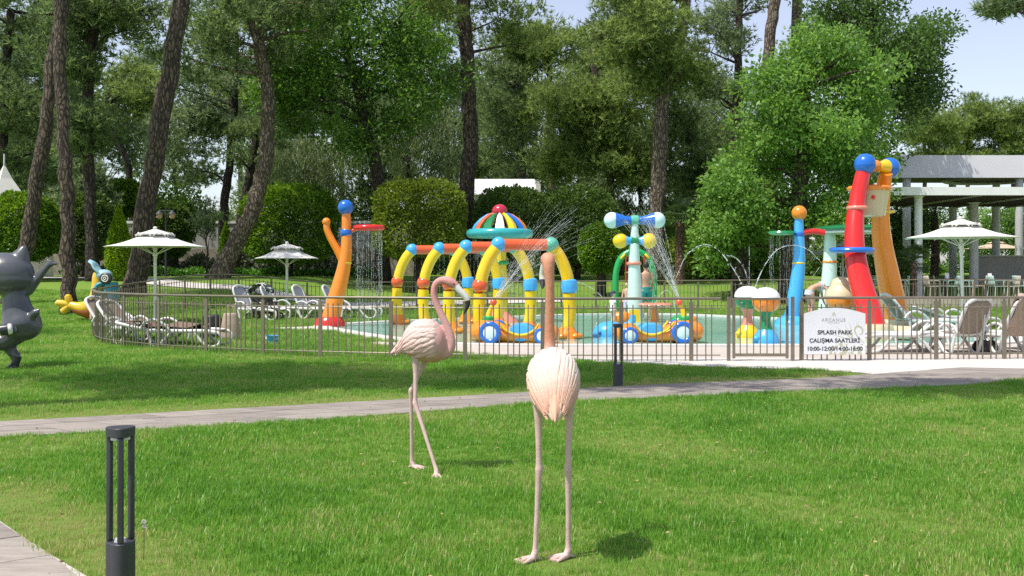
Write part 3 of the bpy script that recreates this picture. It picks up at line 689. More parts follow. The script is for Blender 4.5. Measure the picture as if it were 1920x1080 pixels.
# the side-on bird: pixel readings of its outline turned into metres at its distance
def z7(zx, zy): return ((720+zx/2.348-790)/238., EYE-(460+zy/2.348-HOR)/238.)
S2 = []
for zx, zy, hz in ((36, 476, 4), (55, 463, 13), (75, 452, 25), (95, 430, 50), (125, 421, 75), (155, 420, 88), (185, 420, 93), (215, 424, 92), (240, 429, 84), (262, 433, 66), (277, 440, 36)):
    x, z = z7(zx, zy); h = hz/2.348/238; S2.append((x, z, h, h*.86 if zx > 80 else h*1.25))
def n7(zx, zy, r_): x, z = z7(zx, zy); return (x, 0, z, r_/2.348/238)
neck2 = [n7(222, 462, 34), n7(250, 478, 27), n7(280, 472, 22.5), n7(297, 440, 20.5), n7(293, 398, 19), n7(277, 352, 17), n7(257, 310, 16), n7(238, 270, 15.3), n7(224, 232, 15), n7(221, 198, 15.2), n7(232, 168, 16.5), n7(258, 154, 18), n7(288, 160, 21.5), n7(312, 173, 18), n7(326, 186, 14)]
bill2 = [n7(318, 178, 15.5), n7(334, 198, 16), n7(350, 214, 15), n7(366, 234, 13.5), n7(371, 256, 11), n7(364, 280, 7.5), n7(353, 303, 2)]
def g7(u, v, D_): x = (u-960)*D_/FPX; return x
X0 = (790-960)*8.4/FPX
legs2 = [((.0-.034, -.05, .875), (-.034, -.075, .545), (.155, -.20, .05), (.175, -.30, 0)), ((.019, .05, .865), (-.096, .07, .625), (-.10, .12, .055), (.02, .06, 0))]
M_fb2 = flam_mat('flamingo pink', (.58, .27, .245), (.62, .275, .255), .75, 1.45, (.64, .35, .32)); M_fw2 = flam_mat('flamingo pink feathers', (.58, .28, .24), (.70, .50, .45), .72, 1.12, (.65, .38, .34), (.2, .55, .6, 1.15))
flamingo((X0, 8.4, 0), R(-6), 'pink flamingo sculpture in profile with bent neck, behind the other flamingo', S2, neck2, None, legs2, (M_fb2, M_fw2), pm('flamingo tail pink', (.70, .45, .40), .6, .12, 10, .3), bill2, [(.84, .17, 9, .0), (.76, .19, 9, .002), (.67, .21, 9, .004), (.57, .22, 8, .006), (.47, .23, 8, .008), (.38, .24, 7, .009), (.30, .22, 6, .009)], (-32, 92), (-22, -8))
S1 = [(-.262, .80, .012, .018), (-.235, .845, .04, .045), (-.18, .91, .095, .090), (-.10, .965, .14, .124), (-.01, .995, .155, .136), (.07, 1.005, .15, .132), (.14, 1.015, .125, .110), (.20, 1.02, .075, .072)]
neck1 = [(.12, 0, .99, .07), (.18, .0, 1.02, .055), (.225, .005, 1.08, .042), (.235, .01, 1.17, .033), (.22, .012, 1.28, .029), (.20, .010, 1.40, .0275), (.185, .012, 1.52, .028), (.185, .018, 1.60, .033), (.20, .02, 1.645, .040), (.235, .025, 1.648, .040), (.265, .03, 1.625, .030)]
bill1 = [(.255, .026, 1.635, .030), (.28, .034, 1.60, .030), (.295, .042, 1.565, .027), (.29, .047, 1.53, .021), (.27, .05, 1.50, .012), (.255, .05, 1.485, .004)]
u1 = lambda u, D_: (u-960)*D_/FPX
legs1 = [((-.03, .082, .86), (-.02, .078, .505), (.0, .098, .05), (-.055, .205, 0)), ((.03, -.092, .86), (.02, -.083, .50), (.05, -.085, .05), (-.01, .02, 0))]
M_fb1 = flam_mat('flamingo salmon', (.56, .40, .27), (.62, .27, .165), .74, 1.22, (.74, .56, .46)); M_fw1 = flam_mat('flamingo pale feathers', (.50, .25, .155), (.74, .61, .53), .78, 1.16, (.64, .375, .27), (.28, .58, .66, 1.16))
flamingo((.225, 5.83, 0), R(90), 'flamingo sculpture seen from behind with a tall straight neck, nearest the camera', S1, neck1, None, legs1, (M_fb1, M_fw1), pm('flamingo tail salmon', (.72, .40, .28), .6, .12, 10, .3), bill1, [(.93, .30, 11, .0), (.80, .34, 11, .002), (.66, .36, 11, .004), (.52, .36, 10, .006), (.40, .30, 9, .007)], (-20, 98), (-5, 6))

# ---------------------------------------------------------------- path bollard lights
M_anth = pm('anthracite metal', (.055, .058, .066), .5, .12, 8, .15, 150, metal=.3)
def bollard(loc, rz, label):
    t = thing('bollard_light', label, 'bollard', loc, rz, 'anthracite bollard lights')
    def tri(r_, n=30):                                  # rounded triangle outline
        out = []
        for k in range(n):
            a = 2*math.pi*k/n; out.append(((r_*(1+.13*math.cos(3*a)))*math.cos(a), (r_*(1+.13*math.cos(3*a)))*math.sin(a)))
        return out
    mod_bevel(MB().prism(tri(.064), 0, .30).build('base', M_anth, t), .004)
    mod_bevel(MB().prism(tri(.064), .80, .845).build('cap', M_anth, t), .004)
    for k in range(3):
        a = 2*math.pi*k/3; mod_bevel(MB().box((.056*math.cos(a), .056*math.sin(a), .55), (.026, .03, .5), a).build('strut', M_anth, t), .008)
    MB().lathe([(.045, .785), (.045, .798)], (0, 0, 0), 20).build('lamp_lens', pm('frosted lens', (.6, .6, .58), .4, .05), t)
    MB().lathe([(.03, .30), (.025, .315), (.005, .325)], (0, 0, 0), 16).build('lamp_cone', pm('lamp cone grey', (.4, .4, .42), .4, .05), t)
bollard(((226-960)*5.08/FPX, 5.08, 0), R(-70), 'dark grey three-strut bollard light in the lower left foreground')
x, y = gp(1158, 724); bollard((x, y, 0), R(-10), 'dark grey bollard light on the grass strip left of the gate')

# ---------------------------------------------------------------- notice on the fence
M_sign = pm('sign white', (.70, .71, .74), .5, .03, 3); M_ink = pm('sign ink', (.03, .03, .035), .6, .1); M_gold = pm('sign olive', (.46, .45, .30), .6, .1); M_pale = pm('sign pale grey', (.36, .36, .38), .6, .05)
sg = thing('notice_sign', 'white arched notice board with opening hours fixed to the fence', 'sign', (*at(1563, 664, 18.4).xy, .12))
W_, H_ = 1.055, .70
top = [(-W_/2+W_*k/16, H_+.10*math.sin(math.pi*k/16)) for k in range(17)]
mb = MB(); poly = [(-W_/2, 0), (W_/2, 0)]+list(reversed(top))
mb.add([(x, -.012, z) for x, z in poly]+[(x, 0, z) for x, z in poly], [tuple(range(len(poly))), tuple(reversed(range(len(poly), 2*len(poly))))]+[(i, i+len(poly), (i+1) % len(poly)+len(poly), (i+1) % len(poly)) for i in range(len(poly))])
bd = mb.build('board', M_sign, sg, False)
bd.location = (0, -.05, 0); 
def text(s, x, z, size, mat, name='lettering', sp=1.0, bold=0):
    cu = bpy.data.curves.new(name, 'FONT'); cu.body = s; cu.size = size; cu.align_x = 'CENTER'; cu.space_character = sp; cu.offset = bold; cu.extrude = .0006
    cu.materials.append(mat); tmp = bpy.data.objects.new('tmp', cu); C.objects.link(tmp)
    dg = bpy.context.evaluated_depsgraph_get(); me = bpy.data.meshes.new_from_object(tmp.evaluated_get(dg)); bpy.data.objects.remove(tmp)
    me.materials.clear(); me.materials.append(mat)
    o = bpy.data.objects.new(name, me); C.objects.link(o); o.parent = bd; o.location = (x, -.0145, z); o.rotation_euler = (R(90), 0, 0); return o
text('ARCANUS', -.02, .565, .082, M_pale, sp=1.15); text('SIDE RESORT', -.02, .535, .025, M_pale, sp=1.5)
text('SPLASH PARK', -.0, .345, .098, M_ink, bold=.0025); text('ÇALIŞMA SAATLERİ', 0, .205, .098, M_ink, bold=.0025); text('10:00-12:00/14:00-16:00', 0, .065, .098, M_ink, bold=.0025)
q = random.Random(2); mb = MB()
for k in range(46):
    x = q.uniform(-.08, .47); z = .01+q.random()**2*.18; r_ = q.uniform(.008, .032)*(1-.3*(z > .12))
    mb.lathe([(r_, -.0006), (r_, 0)], (x, -.0130-k*.00001, z), 14, MX90)
mb.build('emblem', M_gold, bd, False)
mb = MB()
mb.tube([(x, -.0128, z) for x, z in cr([(.50, .20), (.42, .27), (.36, .36), (.345, .43), (.38, .48), (.44, .47), (.48, .42), (.47, .36), (.43, .34)], 6)], [.006+.010*math.sin(math.pi*k/48) for k in range(49)], 6, flat=1)
for a in ((.30, .28, .16, .52), (.29, .27, .02, .48), (.27, .25, -.04, .34), (.31, .3, .24, .56)): mb.tube([(a[0], -.0128, a[1]), ((a[0]+a[2])/2+.01, -.0128, (a[1]+a[3])/2), (a[2], -.0128, a[3])], [.009, .006, .001], 6)
mb.tube([(.38, -.0128, .50), (.37, -.0128, .55)], .002, 5); mb.tube([(.40, -.0128, .50), (.41, -.0128, .56)], .002, 5)
mb.v = [(x, -.0128+(y+.0128)*.06, z) for x, y, z in mb.v]; mb.build('emblem', M_gold, bd)
mb = MB()
for k in range(3): mb.tube([(-.05+.02*k, -.0128, .655), (-.03+.012*k, -.0128, .71), (-.005-.004*k, -.0128, .735-.01*k)], [.002, .004, .001], 5)
mb.tube([(.01, -.0128, .655), (.012, -.0128, .69), (.0, -.0128, .72)], [.004, .004, .001], 5); mb.build('emblem', M_gold, bd)

# ---------------------------------------------------------------- sculptures at the left
M_grey = pm('grey sculpture', (.085, .09, .102), .32, .16, 3, .25, 30, coat=.2, bd=.006, dirt=.2); M_dk = pm('dark paw', (.04, .042, .05), .35, .15, 4)
def lc(zx, zy, dy=0): return Vector(((zx/3.6-30)/117., dy, EYE-(420+zy/3.6-HOR)/117.))
t = thing('cat_sculpture', 'dark grey cat sculpture with ringed tail and one raised arm', 'sculpture', ((30-960)*17.1/FPX, 17.1, 0))
mb = MB()
mb.ball(lc(28, 335), (.47, .36, .34), 28, 18); mb.ball(lc(28, 375), (.485, .36, .25), 28, 18)
for zx in (1, -1): mb.tube(cr([lc(28+zx*75, 300), lc(28+zx*112, 220), lc(28+zx*133, 165), lc(28+zx*140, 142)], 4), [float(a_[0]) for a_ in cr([(.22,), (.15,), (.07,), (.02,)], 4)], 16, flat=.8)
mb.tube(cr([lc(105, 470), lc(110, 540), lc(125, 610), lc(145, 680), lc(150, 740)], 4), [float(a[0]) for a in cr([(.20,), (.215,), (.26,), (.31,), (.22,)], 4)], 20)
mb.ball(lc(150, 690), (.31, .28, .24))
mb.tube(cr([lc(185, 460), lc(230, 405), lc(285, 330), lc(335, 270)], 5), [.085-.0025*k for k in range(16)], 12)
for a in ((318, 232), (352, 240), (385, 262), (395, 275)): mb.tube([lc(333, 275), lc((333+a[0])/2, (272+a[1])/2), lc(*a)], [.04, .028, .022], 8)
mb.tube(cr([lc(240, 620, -.12), lc(265, 600, -.16), lc(285, 590, -.18)], 4), .07, 10)
for k in range(4): mb.tube([lc(275, 580+6*k, -.18), lc(305, 572+12*k, -.2)], [.03, .022], 8)
mb.tube(cr([lc(90, 740), lc(60, 810), lc(85, 870), lc(110, 895), lc(100, 940), lc(95, 968)], 5), [float(a[0]) for a in cr([(.17,), (.115,), (.085,), (.075,), (.062,), (.06,)], 5)], 14)
mb.tube(cr([lc(120, 740), lc(20, 800, -.1), lc(-60, 760, -.25), lc(-90, 720, -.3)], 5), [.17-.007*k for k in range(16)], 14)
mod_remesh(mb.build('body', M_grey, t, ang=180), .022, 8)
MB().tube(cr([lc(118, 893, -.005), lc(108, 930, -.01), lc(96, 960, -.01), lc(85, 974, -.12)], 5), [.072, .07, .068, .067, .066, .066, .066, .066, .066, .067, .068, .068, .066, .06, .052, .04], 14).build('paw', M_dk, t)
tp = cr([lc(150, 700, -.32), lc(118, 703, -.35), lc(60, 712, -.38), lc(0, 724, -.40), lc(-50, 738, -.38), lc(-110, 745, -.3)], 6)
for k in range(6):
    seg = tp[k*5:k*5+6]; MB().tube(seg, [.088]*len(seg) if k else [.05, .075, .085, .088, .088, .088], 14).build('tail_ring', WHITE if k % 2 == 0 else M_dk, t)
MB().tube([lc(150, 705, -.2), lc(150, 703, -.31)], [.06, .06], 10).build('tail_root', M_grey, t)
# yellow banana-shaped character
def lb(zx, zy, dy=0): return Vector(((zx/3.6-165)/64., dy, EYE-(420+zy/3.6-HOR)/64.))
BAN = pm('banana yellow', (.72, .46, .03), .3, .08, 3, coat=.2, dirt=.15); BRN = pm('banana brown', (.30, .085, .02), .4, .1, 4); CAPB = pm('cap blue', (.30, .50, .60), .5, .1, 5); JKT = pm('jacket blue', (.03, .28, .42), .4, .1, 5); SKIN = pm('sculpture skin', (.72, .42, .36), .45, .08, 5)
t = thing('banana_sculpture', 'yellow banana-tailed character sculpture with pale blue cap', 'sculpture', ((165-960)*31/FPX, 31, terr((165-960)*31/FPX, 31)))
mb = MB(); mb.tube(cr([lb(470, 558), lb(520, 575), lb(575, 582), lb(625, 562), lb(652, 510), lb(660, 440), lb(662, 380), lb(668, 345)], 5), [float(a[0]) for a in cr([(.11,), (.15,), (.21,), (.26,), (.21,), (.18,), (.17,), (.15,)], 5)], 18); mod_remesh(mb.build('body', BAN, t, ang=180), .03, 4)
for a in ((455, 490), (375, 545), (415, 615)): 
    e_ = lb(*a); s_ = lb(475, 560); MB().tube([s_, s_.lerp(e_, .5), s_.lerp(e_, .85), e_], [.07, .11, .10, .03], 12).build('tail_fin', BAN, t)
mb = MB(); mb.tube(cr([lb(495, 585, -.01), lb(560, 602, -.02), lb(620, 600, -.02), lb(672, 575, -.02), lb(690, 540, 0)], 5), [float(a[0]) for a in cr([(.09,), (.165,), (.23,), (.22,), (.15,)], 5)], 16); mb.build('belly', BRN, t)
for zx in (636, 686):
    lg = MB().tube([lb(zx, 540, -.16), lb(zx, 600, -.19), lb(zx, 652, -.17)], [.075, .07, .06], 12).build('leg', SKIN, t); MB().ball(lb(zx, 664, -.2), (.07, .12, .055), 12, 8).build('boot', M_dk, lg)
mb = MB(); br = cr([lb(610, 268), lb(640, 285), lb(660, 318), lb(690, 345), lb(730, 352)], 4)
mb.grid(lambda u, v: Vector(br[round(u*16)])+Vector((0, (v-.5)*.5*(.7+.3*math.sin(math.pi*u)), .05*math.sin(math.pi*v))), 16, 8); mb.build('cap_visor', CAPB, t, ang=180).modifiers.new('solid', 'SOLIDIFY').thickness = .05
MB().ball(lb(700, 360, 0), (.24, .24, .16)).build('cap_crown', CAPB, t)
gg = MB().lathe([(.16, -.08), (.17, .05), (.13, .08), (.05, .06)], lb(733, 383, -.22), 24, MX90).build('goggle', M_anth, t)
MB().torus(lb(733, 383, -.30), .09, .018, 24, 8, MX90).build('goggle_ring', WHITE, gg); MB().torus(lb(733, 383, -.31), .035, .014, 20, 8, MX90).build('goggle_ring', WHITE, gg)
MB().tube(cr([lb(715, 415, -.15), lb(680, 425, -.2), lb(662, 455, -.22), lb(672, 490, -.2), lb(700, 505, -.15)], 5), .055, 12).build('arm', JKT, t)
MB().tube([lb(745, 410, 0), lb(750, 470, 0), lb(760, 540, 0)], [.2, .24, .2], 16).build('jacket', JKT, t); MB().ball(lb(662, 462, -.27), .06, 10, 8).build('hand', SKIN, t)

# ---------------------------------------------------------------- parasols
M_canvas = pm('parasol canvas', (.66, .645, .60), .85, .05, 3, .15, 200); M_pole = pm('parasol pole', (.72, .71, .68), .4, .05, 3)
def parasol(loc, rz, label, size=1.42, h=2.75, tilt=(0, 0), group='pale parasols'):
    t = thing('parasol', label, 'parasol', loc, rz, group); zr = h-.54
    MB().tube([(0, 0, .0), (tilt[0]*.5, tilt[1]*.5, h*.5), (tilt[0], tilt[1], h-.15)], .045, 12).build('pole', M_pole, t)
    MB().lathe([(.3, 0), (.3, .05), (.06, .08), (.045, .3)], (0, 0, 0), 24).build('base', M_pole, t)
    ox, oy = tilt
    def canopy(r1, r0, z1, z0, sag):
        mb = MB(); n = 8
        def fn(u, vv):
            k = u*n; i = int(k) % n; f_ = k-int(k); a0, a1 = 2*math.pi*i/n, 2*math.pi*(i+1)/n
            p = Vector((math.cos(a0), math.sin(a0), 0)).lerp(Vector((math.cos(a1), math.sin(a1), 0)), f_); r_ = r0+(r1-r0)*vv
            q_ = 4*f_*(1-f_); return Vector((ox, oy, 0))+p*r_*(1-.03*q_*vv)+Vector((0, 0, z0+(z1-z0)*vv-sag*math.sin(math.pi*vv)-.02*q_*math.sin(math.pi*vv)))
        mb.grid(fn, 48, 8); return mb
    o = canopy(size, .28, zr, zr+.36, .05).build('canopy', M_canvas, t, ang=25); o.modifiers.new('solid', 'SOLIDIFY').thickness = .006
    v_ = canopy(.56, .03, zr+.335, zr+.50, .0).build('vent_cap', M_canvas, t, ang=25); v_.modifiers.new('solid', 'SOLIDIFY').thickness = .005
    mb = MB()
    for k in range(8):
        a = 2*math.pi*(k+.5)/8; M = Matrix.Rotation(a, 3, 'Z'); 
        mb.tube([M @ Vector((.50, -.17, zr+.30))+Vector((ox, oy, 0)), M @ Vector((.46, -.08, zr+.37))+Vector((ox, oy, 0)), M @ Vector((.46, 0, zr+.39))+Vector((ox, oy, 0)), M @ Vector((.46, .08, zr+.37))+Vector((ox, oy, 0)), M @ Vector((.50, .17, zr+.30))+Vector((ox, oy, 0))], .018, 6)
    mb.build('vent_scallops', M_canvas, v_)
    MB().ball((ox, oy, zr+.53), (.06, .06, .045), 12, 8).build('finial', M_canvas, t)
    for k in range(8):
        a = 2*math.pi*k/8; d = Vector((math.cos(a), math.sin(a), 0)); o_ = Vector((ox, oy, 0))
        MB().tube([o_+d*.05+Vector((0, 0, zr+.33)), o_+d*size*.97+Vector((0, 0, zr-.02))], .012, 6).build('rib', M_pole, t)
        MB().tube([o_*.8+d*.04+Vector((0, 0, zr-.22)), o_+d*size*.5+Vector((0, 0, zr+.09))], .010, 6).build('strut', M_pole, t)
    MB().lathe([(.06, -.06), (.07, 0), (.06, .06)], (ox*.8, oy*.8, zr-.22), 14).build('runner', M_pole, t)
    return t
parasol(((291-960)*30.2/FPX, 30.2, 0), R(9), 'open pale parasol over the loungers at the left')
parasol(((538-960)*36/FPX, 36, 0), R(14), 'smaller distant pale parasol left of the orange water post', size=1.07, h=2.47)
parasol((12.1, 28.6, .0), R(5), 'open white parasol with leaning pole at the right by the pergola', size=1.5, h=2.95, tilt=(-.13, -.1))

# ---------------------------------------------------------------- sun loungers
M_plast = pm('white plastic', (.64, .64, .625), .4, .05, 3, dirt=.12); M_sling = pm('taupe sling', (.27, .215, .17), .8, .1, 20, .3, 300); M_slingw = pm('grey sling', (.42, .42, .44), .8, .08, 20, .3, 300)
def lounger(loc, rz, back, label, sling, group='sun loungers'):
    t = thing('sun_lounger', label, 'sun lounger', loc, rz, group); w = .33
    for s in (-1, 1):
        MB().tube(cr([(.02, s*w, .34), (.6, s*w, .33), (1.2, s*w, .33), (1.42, s*w, .30)], 5), .032, 10, flat=1.3).build('side_rail', M_plast, t)
        MB().tube(cr([(1.30, s*w, .32), (1.46, s*w, .30), (1.52, s*w, .2), (1.46, s*w, .06), (1.28, s*w, .02), (1.12, s*w, .12), (.98, s*w, .3)], 6), .030, 10).build('leg', M_plast, t)
        MB().tube(cr([(.5, s*w, .32), (.34, s*w, .15), (.22, s*w, .02), (.1, s*w, .02), (.05, s*w, .15), (.0, s*w, .33)], 6), .030, 10).build('leg', M_plast, t)
        MB().tube(cr([(-.12, s*(w+.03), .40), (-.02, s*(w+.04), .52), (.16, s*(w+.04), .56), (.34, s*(w+.04), .48), (.48, s*(w+.02), .34)], 6), .028, 10).build('armrest', M_plast, t)
    mb = MB(); mb.grid(lambda u, v: (.02+1.38*u, (v-.5)*.62, .345-.02*math.sin(math.pi*u)-.015*math.sin(math.pi*v)), 10, 6); o = mb.build('seat', sling, t); o.modifiers.new('solid', 'SOLIDIFY').thickness = .008
    ca, sa = math.cos(R(back)), math.sin(R(back)); bp = lambda d, y, n_=0: (.02-d*ca+n_*sa, y, .345+d*sa+n_*ca)
    fr_ = MB(); fr_.tube(cr([bp(0, -.30), bp(.35, -.31), bp(.66, -.28), bp(.76, -.14), bp(.78, 0), bp(.76, .14), bp(.66, .28), bp(.35, .31), bp(0, .30)], 5), .034, 10); fr_.tube([bp(.03, -.3), bp(.03, .3)], .03, 8); bk = fr_.build('backrest', M_plast, t)
    mb = MB(); mb.grid(lambda u, v: bp(.04+.69*u, (v-.5)*(.58-.14*max(0, u-.75)*2), -.03*math.sin(math.pi*v)), 8, 6); o = mb.build('back_sling', sling, bk); o.modifiers.new('solid', 'SOLIDIFY').thickness = .008
    MB().tube([bp(.45, -.2, -.02), (.0-.35*ca, -.2, .3)], .015, 6).build('back_stay', M_plast, t)
    return t
lounger((8.45, 19.75, .01), R(112), 64, 'white lounger with bare taupe back, right of the notice', M_sling)
lounger((9.45, 19.95, .01), R(106), 62, 'white lounger draped with a taupe towel near the right edge', M_sling)
lounger((10.3, 20.1, .01), R(104), 60, 'white lounger cut off by the right edge of the picture', M_sling)
lounger((8.15, 20.35, .01), R(176), 8, 'white lounger lying flat, side-on between the notice and the bare back', M_sling)
lounger((9.3, 25.4, .03), R(6), 52, 'white lounger on the far deck behind the bucket tower', M_sling)
lounger((10.9, 27.2, 0), R(12), 20, 'white lounger lying flatter under the right parasol', M_sling)
lounger((-7.35, 21.9, 0), R(-4), 12, 'white lounger with brown towel nearest the left fence', M_sling)
lounger((-8.35, 22.9, 0), R(-24), 46, 'white lounger with raised back at the curve of the fence', M_sling)
lounger((-9.15, 24.2, 0), R(-24), 50, 'white lounger with raised back farthest into the fence curve', M_sling)
lounger((-8.35, 33.4, 0), R(-28), 66, 'white lounger with bright back left of the pram', M_slingw)
lounger((-7.75, 34.6, 0), R(-16), 62, 'grey backed lounger half hidden behind the pram', M_slingw)
lounger((-6.6, 33.8, 0), R(-18), 66, 'grey backed lounger right of the pram', M_slingw)
lounger((-5.75, 34.4, 0), R(-10), 64, 'white lounger partly behind the orange water post', M_slingw)
def cloth(label, name, fn, mat, cat='towel', nu=14, nv=10):
    mb = MB(); mb.grid(fn, nu, nv); o = mb.build(name, mat, ang=180); o.modifiers.new('solid', 'SOLIDIFY').thickness = .012; return tag(o, label, cat)
M_towel = pm('taupe towel', (.40, .30, .235), .95, .12, 8, .6, 120); M_towb = pm('brown towel', (.18, .12, .09), .95, .2, 8, .6, 120)
# towel over the second back on the right: hangs over the top edge, both faces
Lm = Matrix.Translation((9.45, 19.95, .01)) @ Matrix.Rotation(R(106), 4, 'Z'); ca, sa = math.cos(R(62)), math.sin(R(62))
def tw(u, v):
    d = .80-abs(u-.25)*1.05; n_ = -.05 if u > .25 else .06
    if abs(u-.25) < .05: d = .83
    d += .02*math.sin(v*9); y = (v-.5)*.6+.02*math.sin(u*9)
    return Lm @ Vector((.02-d*ca+n_*sa, y, .345+d*sa+n_*ca+.012*math.sin(v*17+u*6)))
cloth('taupe towel hanging over the back of a right hand lounger', 'towel', tw, M_towel, nu=20)
Lm2 = Matrix.Translation((-7.35, 21.9, 0)) @ Matrix.Rotation(R(-4), 4, 'Z')
cloth('crumpled brown towel lying along the left front lounger', 'towel', lambda u, v: Lm2 @ Vector((-.45+1.5*u, (v-.5)*.66, .385+.07*abs(math.sin(u*5+v*2))+.04*math.sin(u*13+v*7)+(.08 if u < .33 else 0))), M_towb, nu=30, nv=14)
def bag(loc, rz, label, mat, w=.42, h=.36, d=.2):
    t = thing('bag', label, 'bag', loc, rz); mb = MB()
    for z, k in ((0, .9), (.08, 1.05), (h*.6, 1.0), (h, .8)): pass
    mb.tube([(0, 0, .0), (0, 0, .06), (0, 0, h*.6), (0, 0, h)], [w*.5, w*.55, w*.5, w*.38], 12, flat=d/w*1.2); mod_remesh(mb.build('body', mat, t, ang=180), .03, 4)
    for s in (-1, 1): MB().tube(cr([(-.1, s*.04, h-.03), (-.07, s*.05, h+.14), (.07, s*.05, h+.14), (.1, s*.04, h-.03)], 5), .012, 6).build('handle', mat, t)
bag((-6.72, 23.9, 0), .2, 'black bag standing behind the brown towel lounger', M_black, .5, .56, .25); bag((-6.28, 23.8, 0), -.1, 'taupe beach bag beside the black bag', M_towel, .42, .6, .25)
bag((9.0, 20.3, .012), .4, 'black bag on the deck between the right hand loungers', M_black, .55, .22, .3)
t = thing('bucket', 'small sky blue toy bucket on the grass inside the fence', 'bucket', (*gp(511, 644), 0))
part(t, 'pail', SKYB, lambda m: m.lathe([(.10, 0), (.14, .16), (.15, .17), (.13, .165), (.09, .02)], (0, 0, 0))); part(t, 'handle', WHITE, lambda m: m.tube(cr([(-.14, 0, .16), (-.1, -.08, .1), (.1, -.08, .1), (.14, 0, .16)], 5), .008, 6))
# pram beside the far loungers
t = thing('pram', 'black pram heaped with a patterned cloth beside the far loungers', 'pram', (-7.65, 32.9, 0), R(-12))
def multicol():
    m, tt, N, L, p = nm('patterned cloth'); tc = N.new('ShaderNodeTexCoord'); vo = N.new('ShaderNodeTexVoronoi'); vo.inputs['Scale'].default_value = 14; L.new(tc.outputs['Object'], vo.inputs['Vector'])
    sx = N.new('ShaderNodeSeparateColor'); L.new(vo.outputs['Color'], sx.inputs[0]); r = ramp(N, L, sx.outputs[0], [(.2, (.03, .035, .04)), (.45, (.45, .47, .45)), (.65, (.10, .22, .2)), (.85, (.6, .55, .5))]); r.color_ramp.interpolation = 'CONSTANT'
    L.new(r.outputs[0], p.inputs['Base Color']); p.inputs['Roughness'].default_value = .9; return m
part(t, 'hood', multicol(), lambda m: m.grid(lambda u, v: Vector((-.12+.36*math.cos(R(20+140*u))*(.9+.1*math.sin(v*9)), (v-.5)*.56, .72+.38*math.sin(R(20+140*u))+.03*math.sin(v*14+u*5))), 14, 12), 180).modifiers.new('solid', 'SOLIDIFY').thickness = .02
part(t, 'seat', M_black, lambda m: (m.box((-.05, 0, .66), (.5, .44, .2)), m.box((.22, 0, .52), (.3, .4, .12)))); part(t, 'basket', M_black, lambda m: m.box((0, 0, .28), (.6, .42, .16)))
part(t, 'frame', M_anth, lambda m: [m.tube([(-.55, s*.26, .98), (-.1, s*.26, .6), (.42, s*.24, .12)], .016, 8) for s in (-1, 1)]+[m.tube([(.1, s*.26, .6), (-.38, s*.26, .12)], .016, 8) for s in (-1, 1)]+[m.tube([(-.55, -.26, .98), (-.55, .26, .98)], .016, 8)])
for x in (-.38, .42):
    for s in (-1, 1): part(t, 'wheel', M_black, lambda m: m.torus((x, s*.27, .12), .095, .026, 20, 8, MX90))
# lamp post on the far lawn
t = thing('lamp_post', 'slim dark garden lamp post with two lanterns behind the left parasol', 'lamp post', (*at(311, 520, 50).xy, 1.2))
part(t, 'pole', M_anth, lambda m: m.tube([(0, 0, 0), (0, 0, 3.3)], [.06, .035], 10)); part(t, 'arm', M_anth, lambda m: m.tube([(-.3, 0, 3.1), (.3, 0, 3.1)], .02, 8))
for s in (-1, 1):
    la = part(t, 'lantern', pm('lantern glass', (.7, .45, .3), .4, .1), lambda m: m.lathe([(.06, 2.72), (.13, 2.78), (.15, 2.95)], (s*.3, 0, 0), 14)); part(la, 'lantern_roof', M_anth, lambda m: m.lathe([(.2, 2.95), (.06, 3.08), (.02, 3.12)], (s*.3, 0, 0), 14))

# ---------------------------------------------------------------- people in and beside the pool
M_skin = pm('skin', (.52, .30, .20), .55, .06, 6); M_hair = pm('dark hair', (.03, .02, .015), .6, .2, 20)
def person(loc, rz, label, h, J, hair, clothes, skin=None):
    """J: joints for a 1 m tall figure, each limb a list of points"""
    t = thing('person', label, 'person', loc, rz); mb = MB(); s_ = lambda P: [Vector(p)*h for p in P]
    r_ = lambda *a: [x*h for x in a]
    mb.tube(cr(s_(J['torso']), 4), [float(a[0])*h for a in cr([(q_,) for q_ in (.078, .082, .070, .085, .075, .032)], 4)], 16, flat=.72)
    mb.tube(s_([J['torso'][-1], J['neck']]), .030*h, 10)
    hd = Vector(J['head'])*h; mb.ball(hd, (.052*h, .062*h, .070*h), 16, 12); mb.ball(hd+Vector((0, .062*h*J.get('face', 1), -.012*h)), .013*h, 8, 6)
    for k in ('armL', 'armR'):
        mb.tube(cr(s_(J[k]), 4), [.030*h-.0012*h*i for i in range(4*(len(J[k])-1)+1)], 10)
        a = Vector(J[k][-1])*h; d = (Vector(J[k][-1])-Vector(J[k][-2])).normalized(); n_ = d.cross(Vector((1, .2, .1))).normalized()
        for f_ in range(4): mb.tube([a, a+d*.03*h+n_*(f_-1.5)*.010*h, a+d*(.052+.006*(f_ in (1, 2)))*h+n_*(f_-1.5)*.014*h], [.012*h, .0075*h, .006*h], 6)
        mb.tube([a, a+d*.02*h+n_*.028*h], [.010*h, .007*h], 6)
    for k in ('legL', 'legR'):
        mb.tube(cr(s_(J[k]), 4), [float(q_[0])*h for q_ in cr([(x,) for x in (.062, .050, .036, .034, .022)], 4)], 12); a = Vector(J[k][-1])*h
        mb.tube([a+Vector((0, -.01*h, .0)), a+Vector((0, .03*h*J.get('face', 1), -.018*h)), a+Vector((0, .075*h*J.get('face', 1), -.025*h))], [.024*h, .022*h, .013*h], 8)
    mod_remesh(mb.build('body', skin or M_skin, t, ang=180), .011*h, 3)
    if hair is not None: m2 = MB(); m2.ball(hd+Vector((0, -.012*h*J.get('face', 1), .014*h)), (.057*h, .062*h, .066*h), 16, 12); [m2.tube(s_(x), y_, 10) for x, y_ in hair]; m2.build('hair', M_hair, t)
    for nm_, mat, fn in clothes:
        m3 = MB(); fn(m3, h); m3.build(nm_, mat, t)
    return t
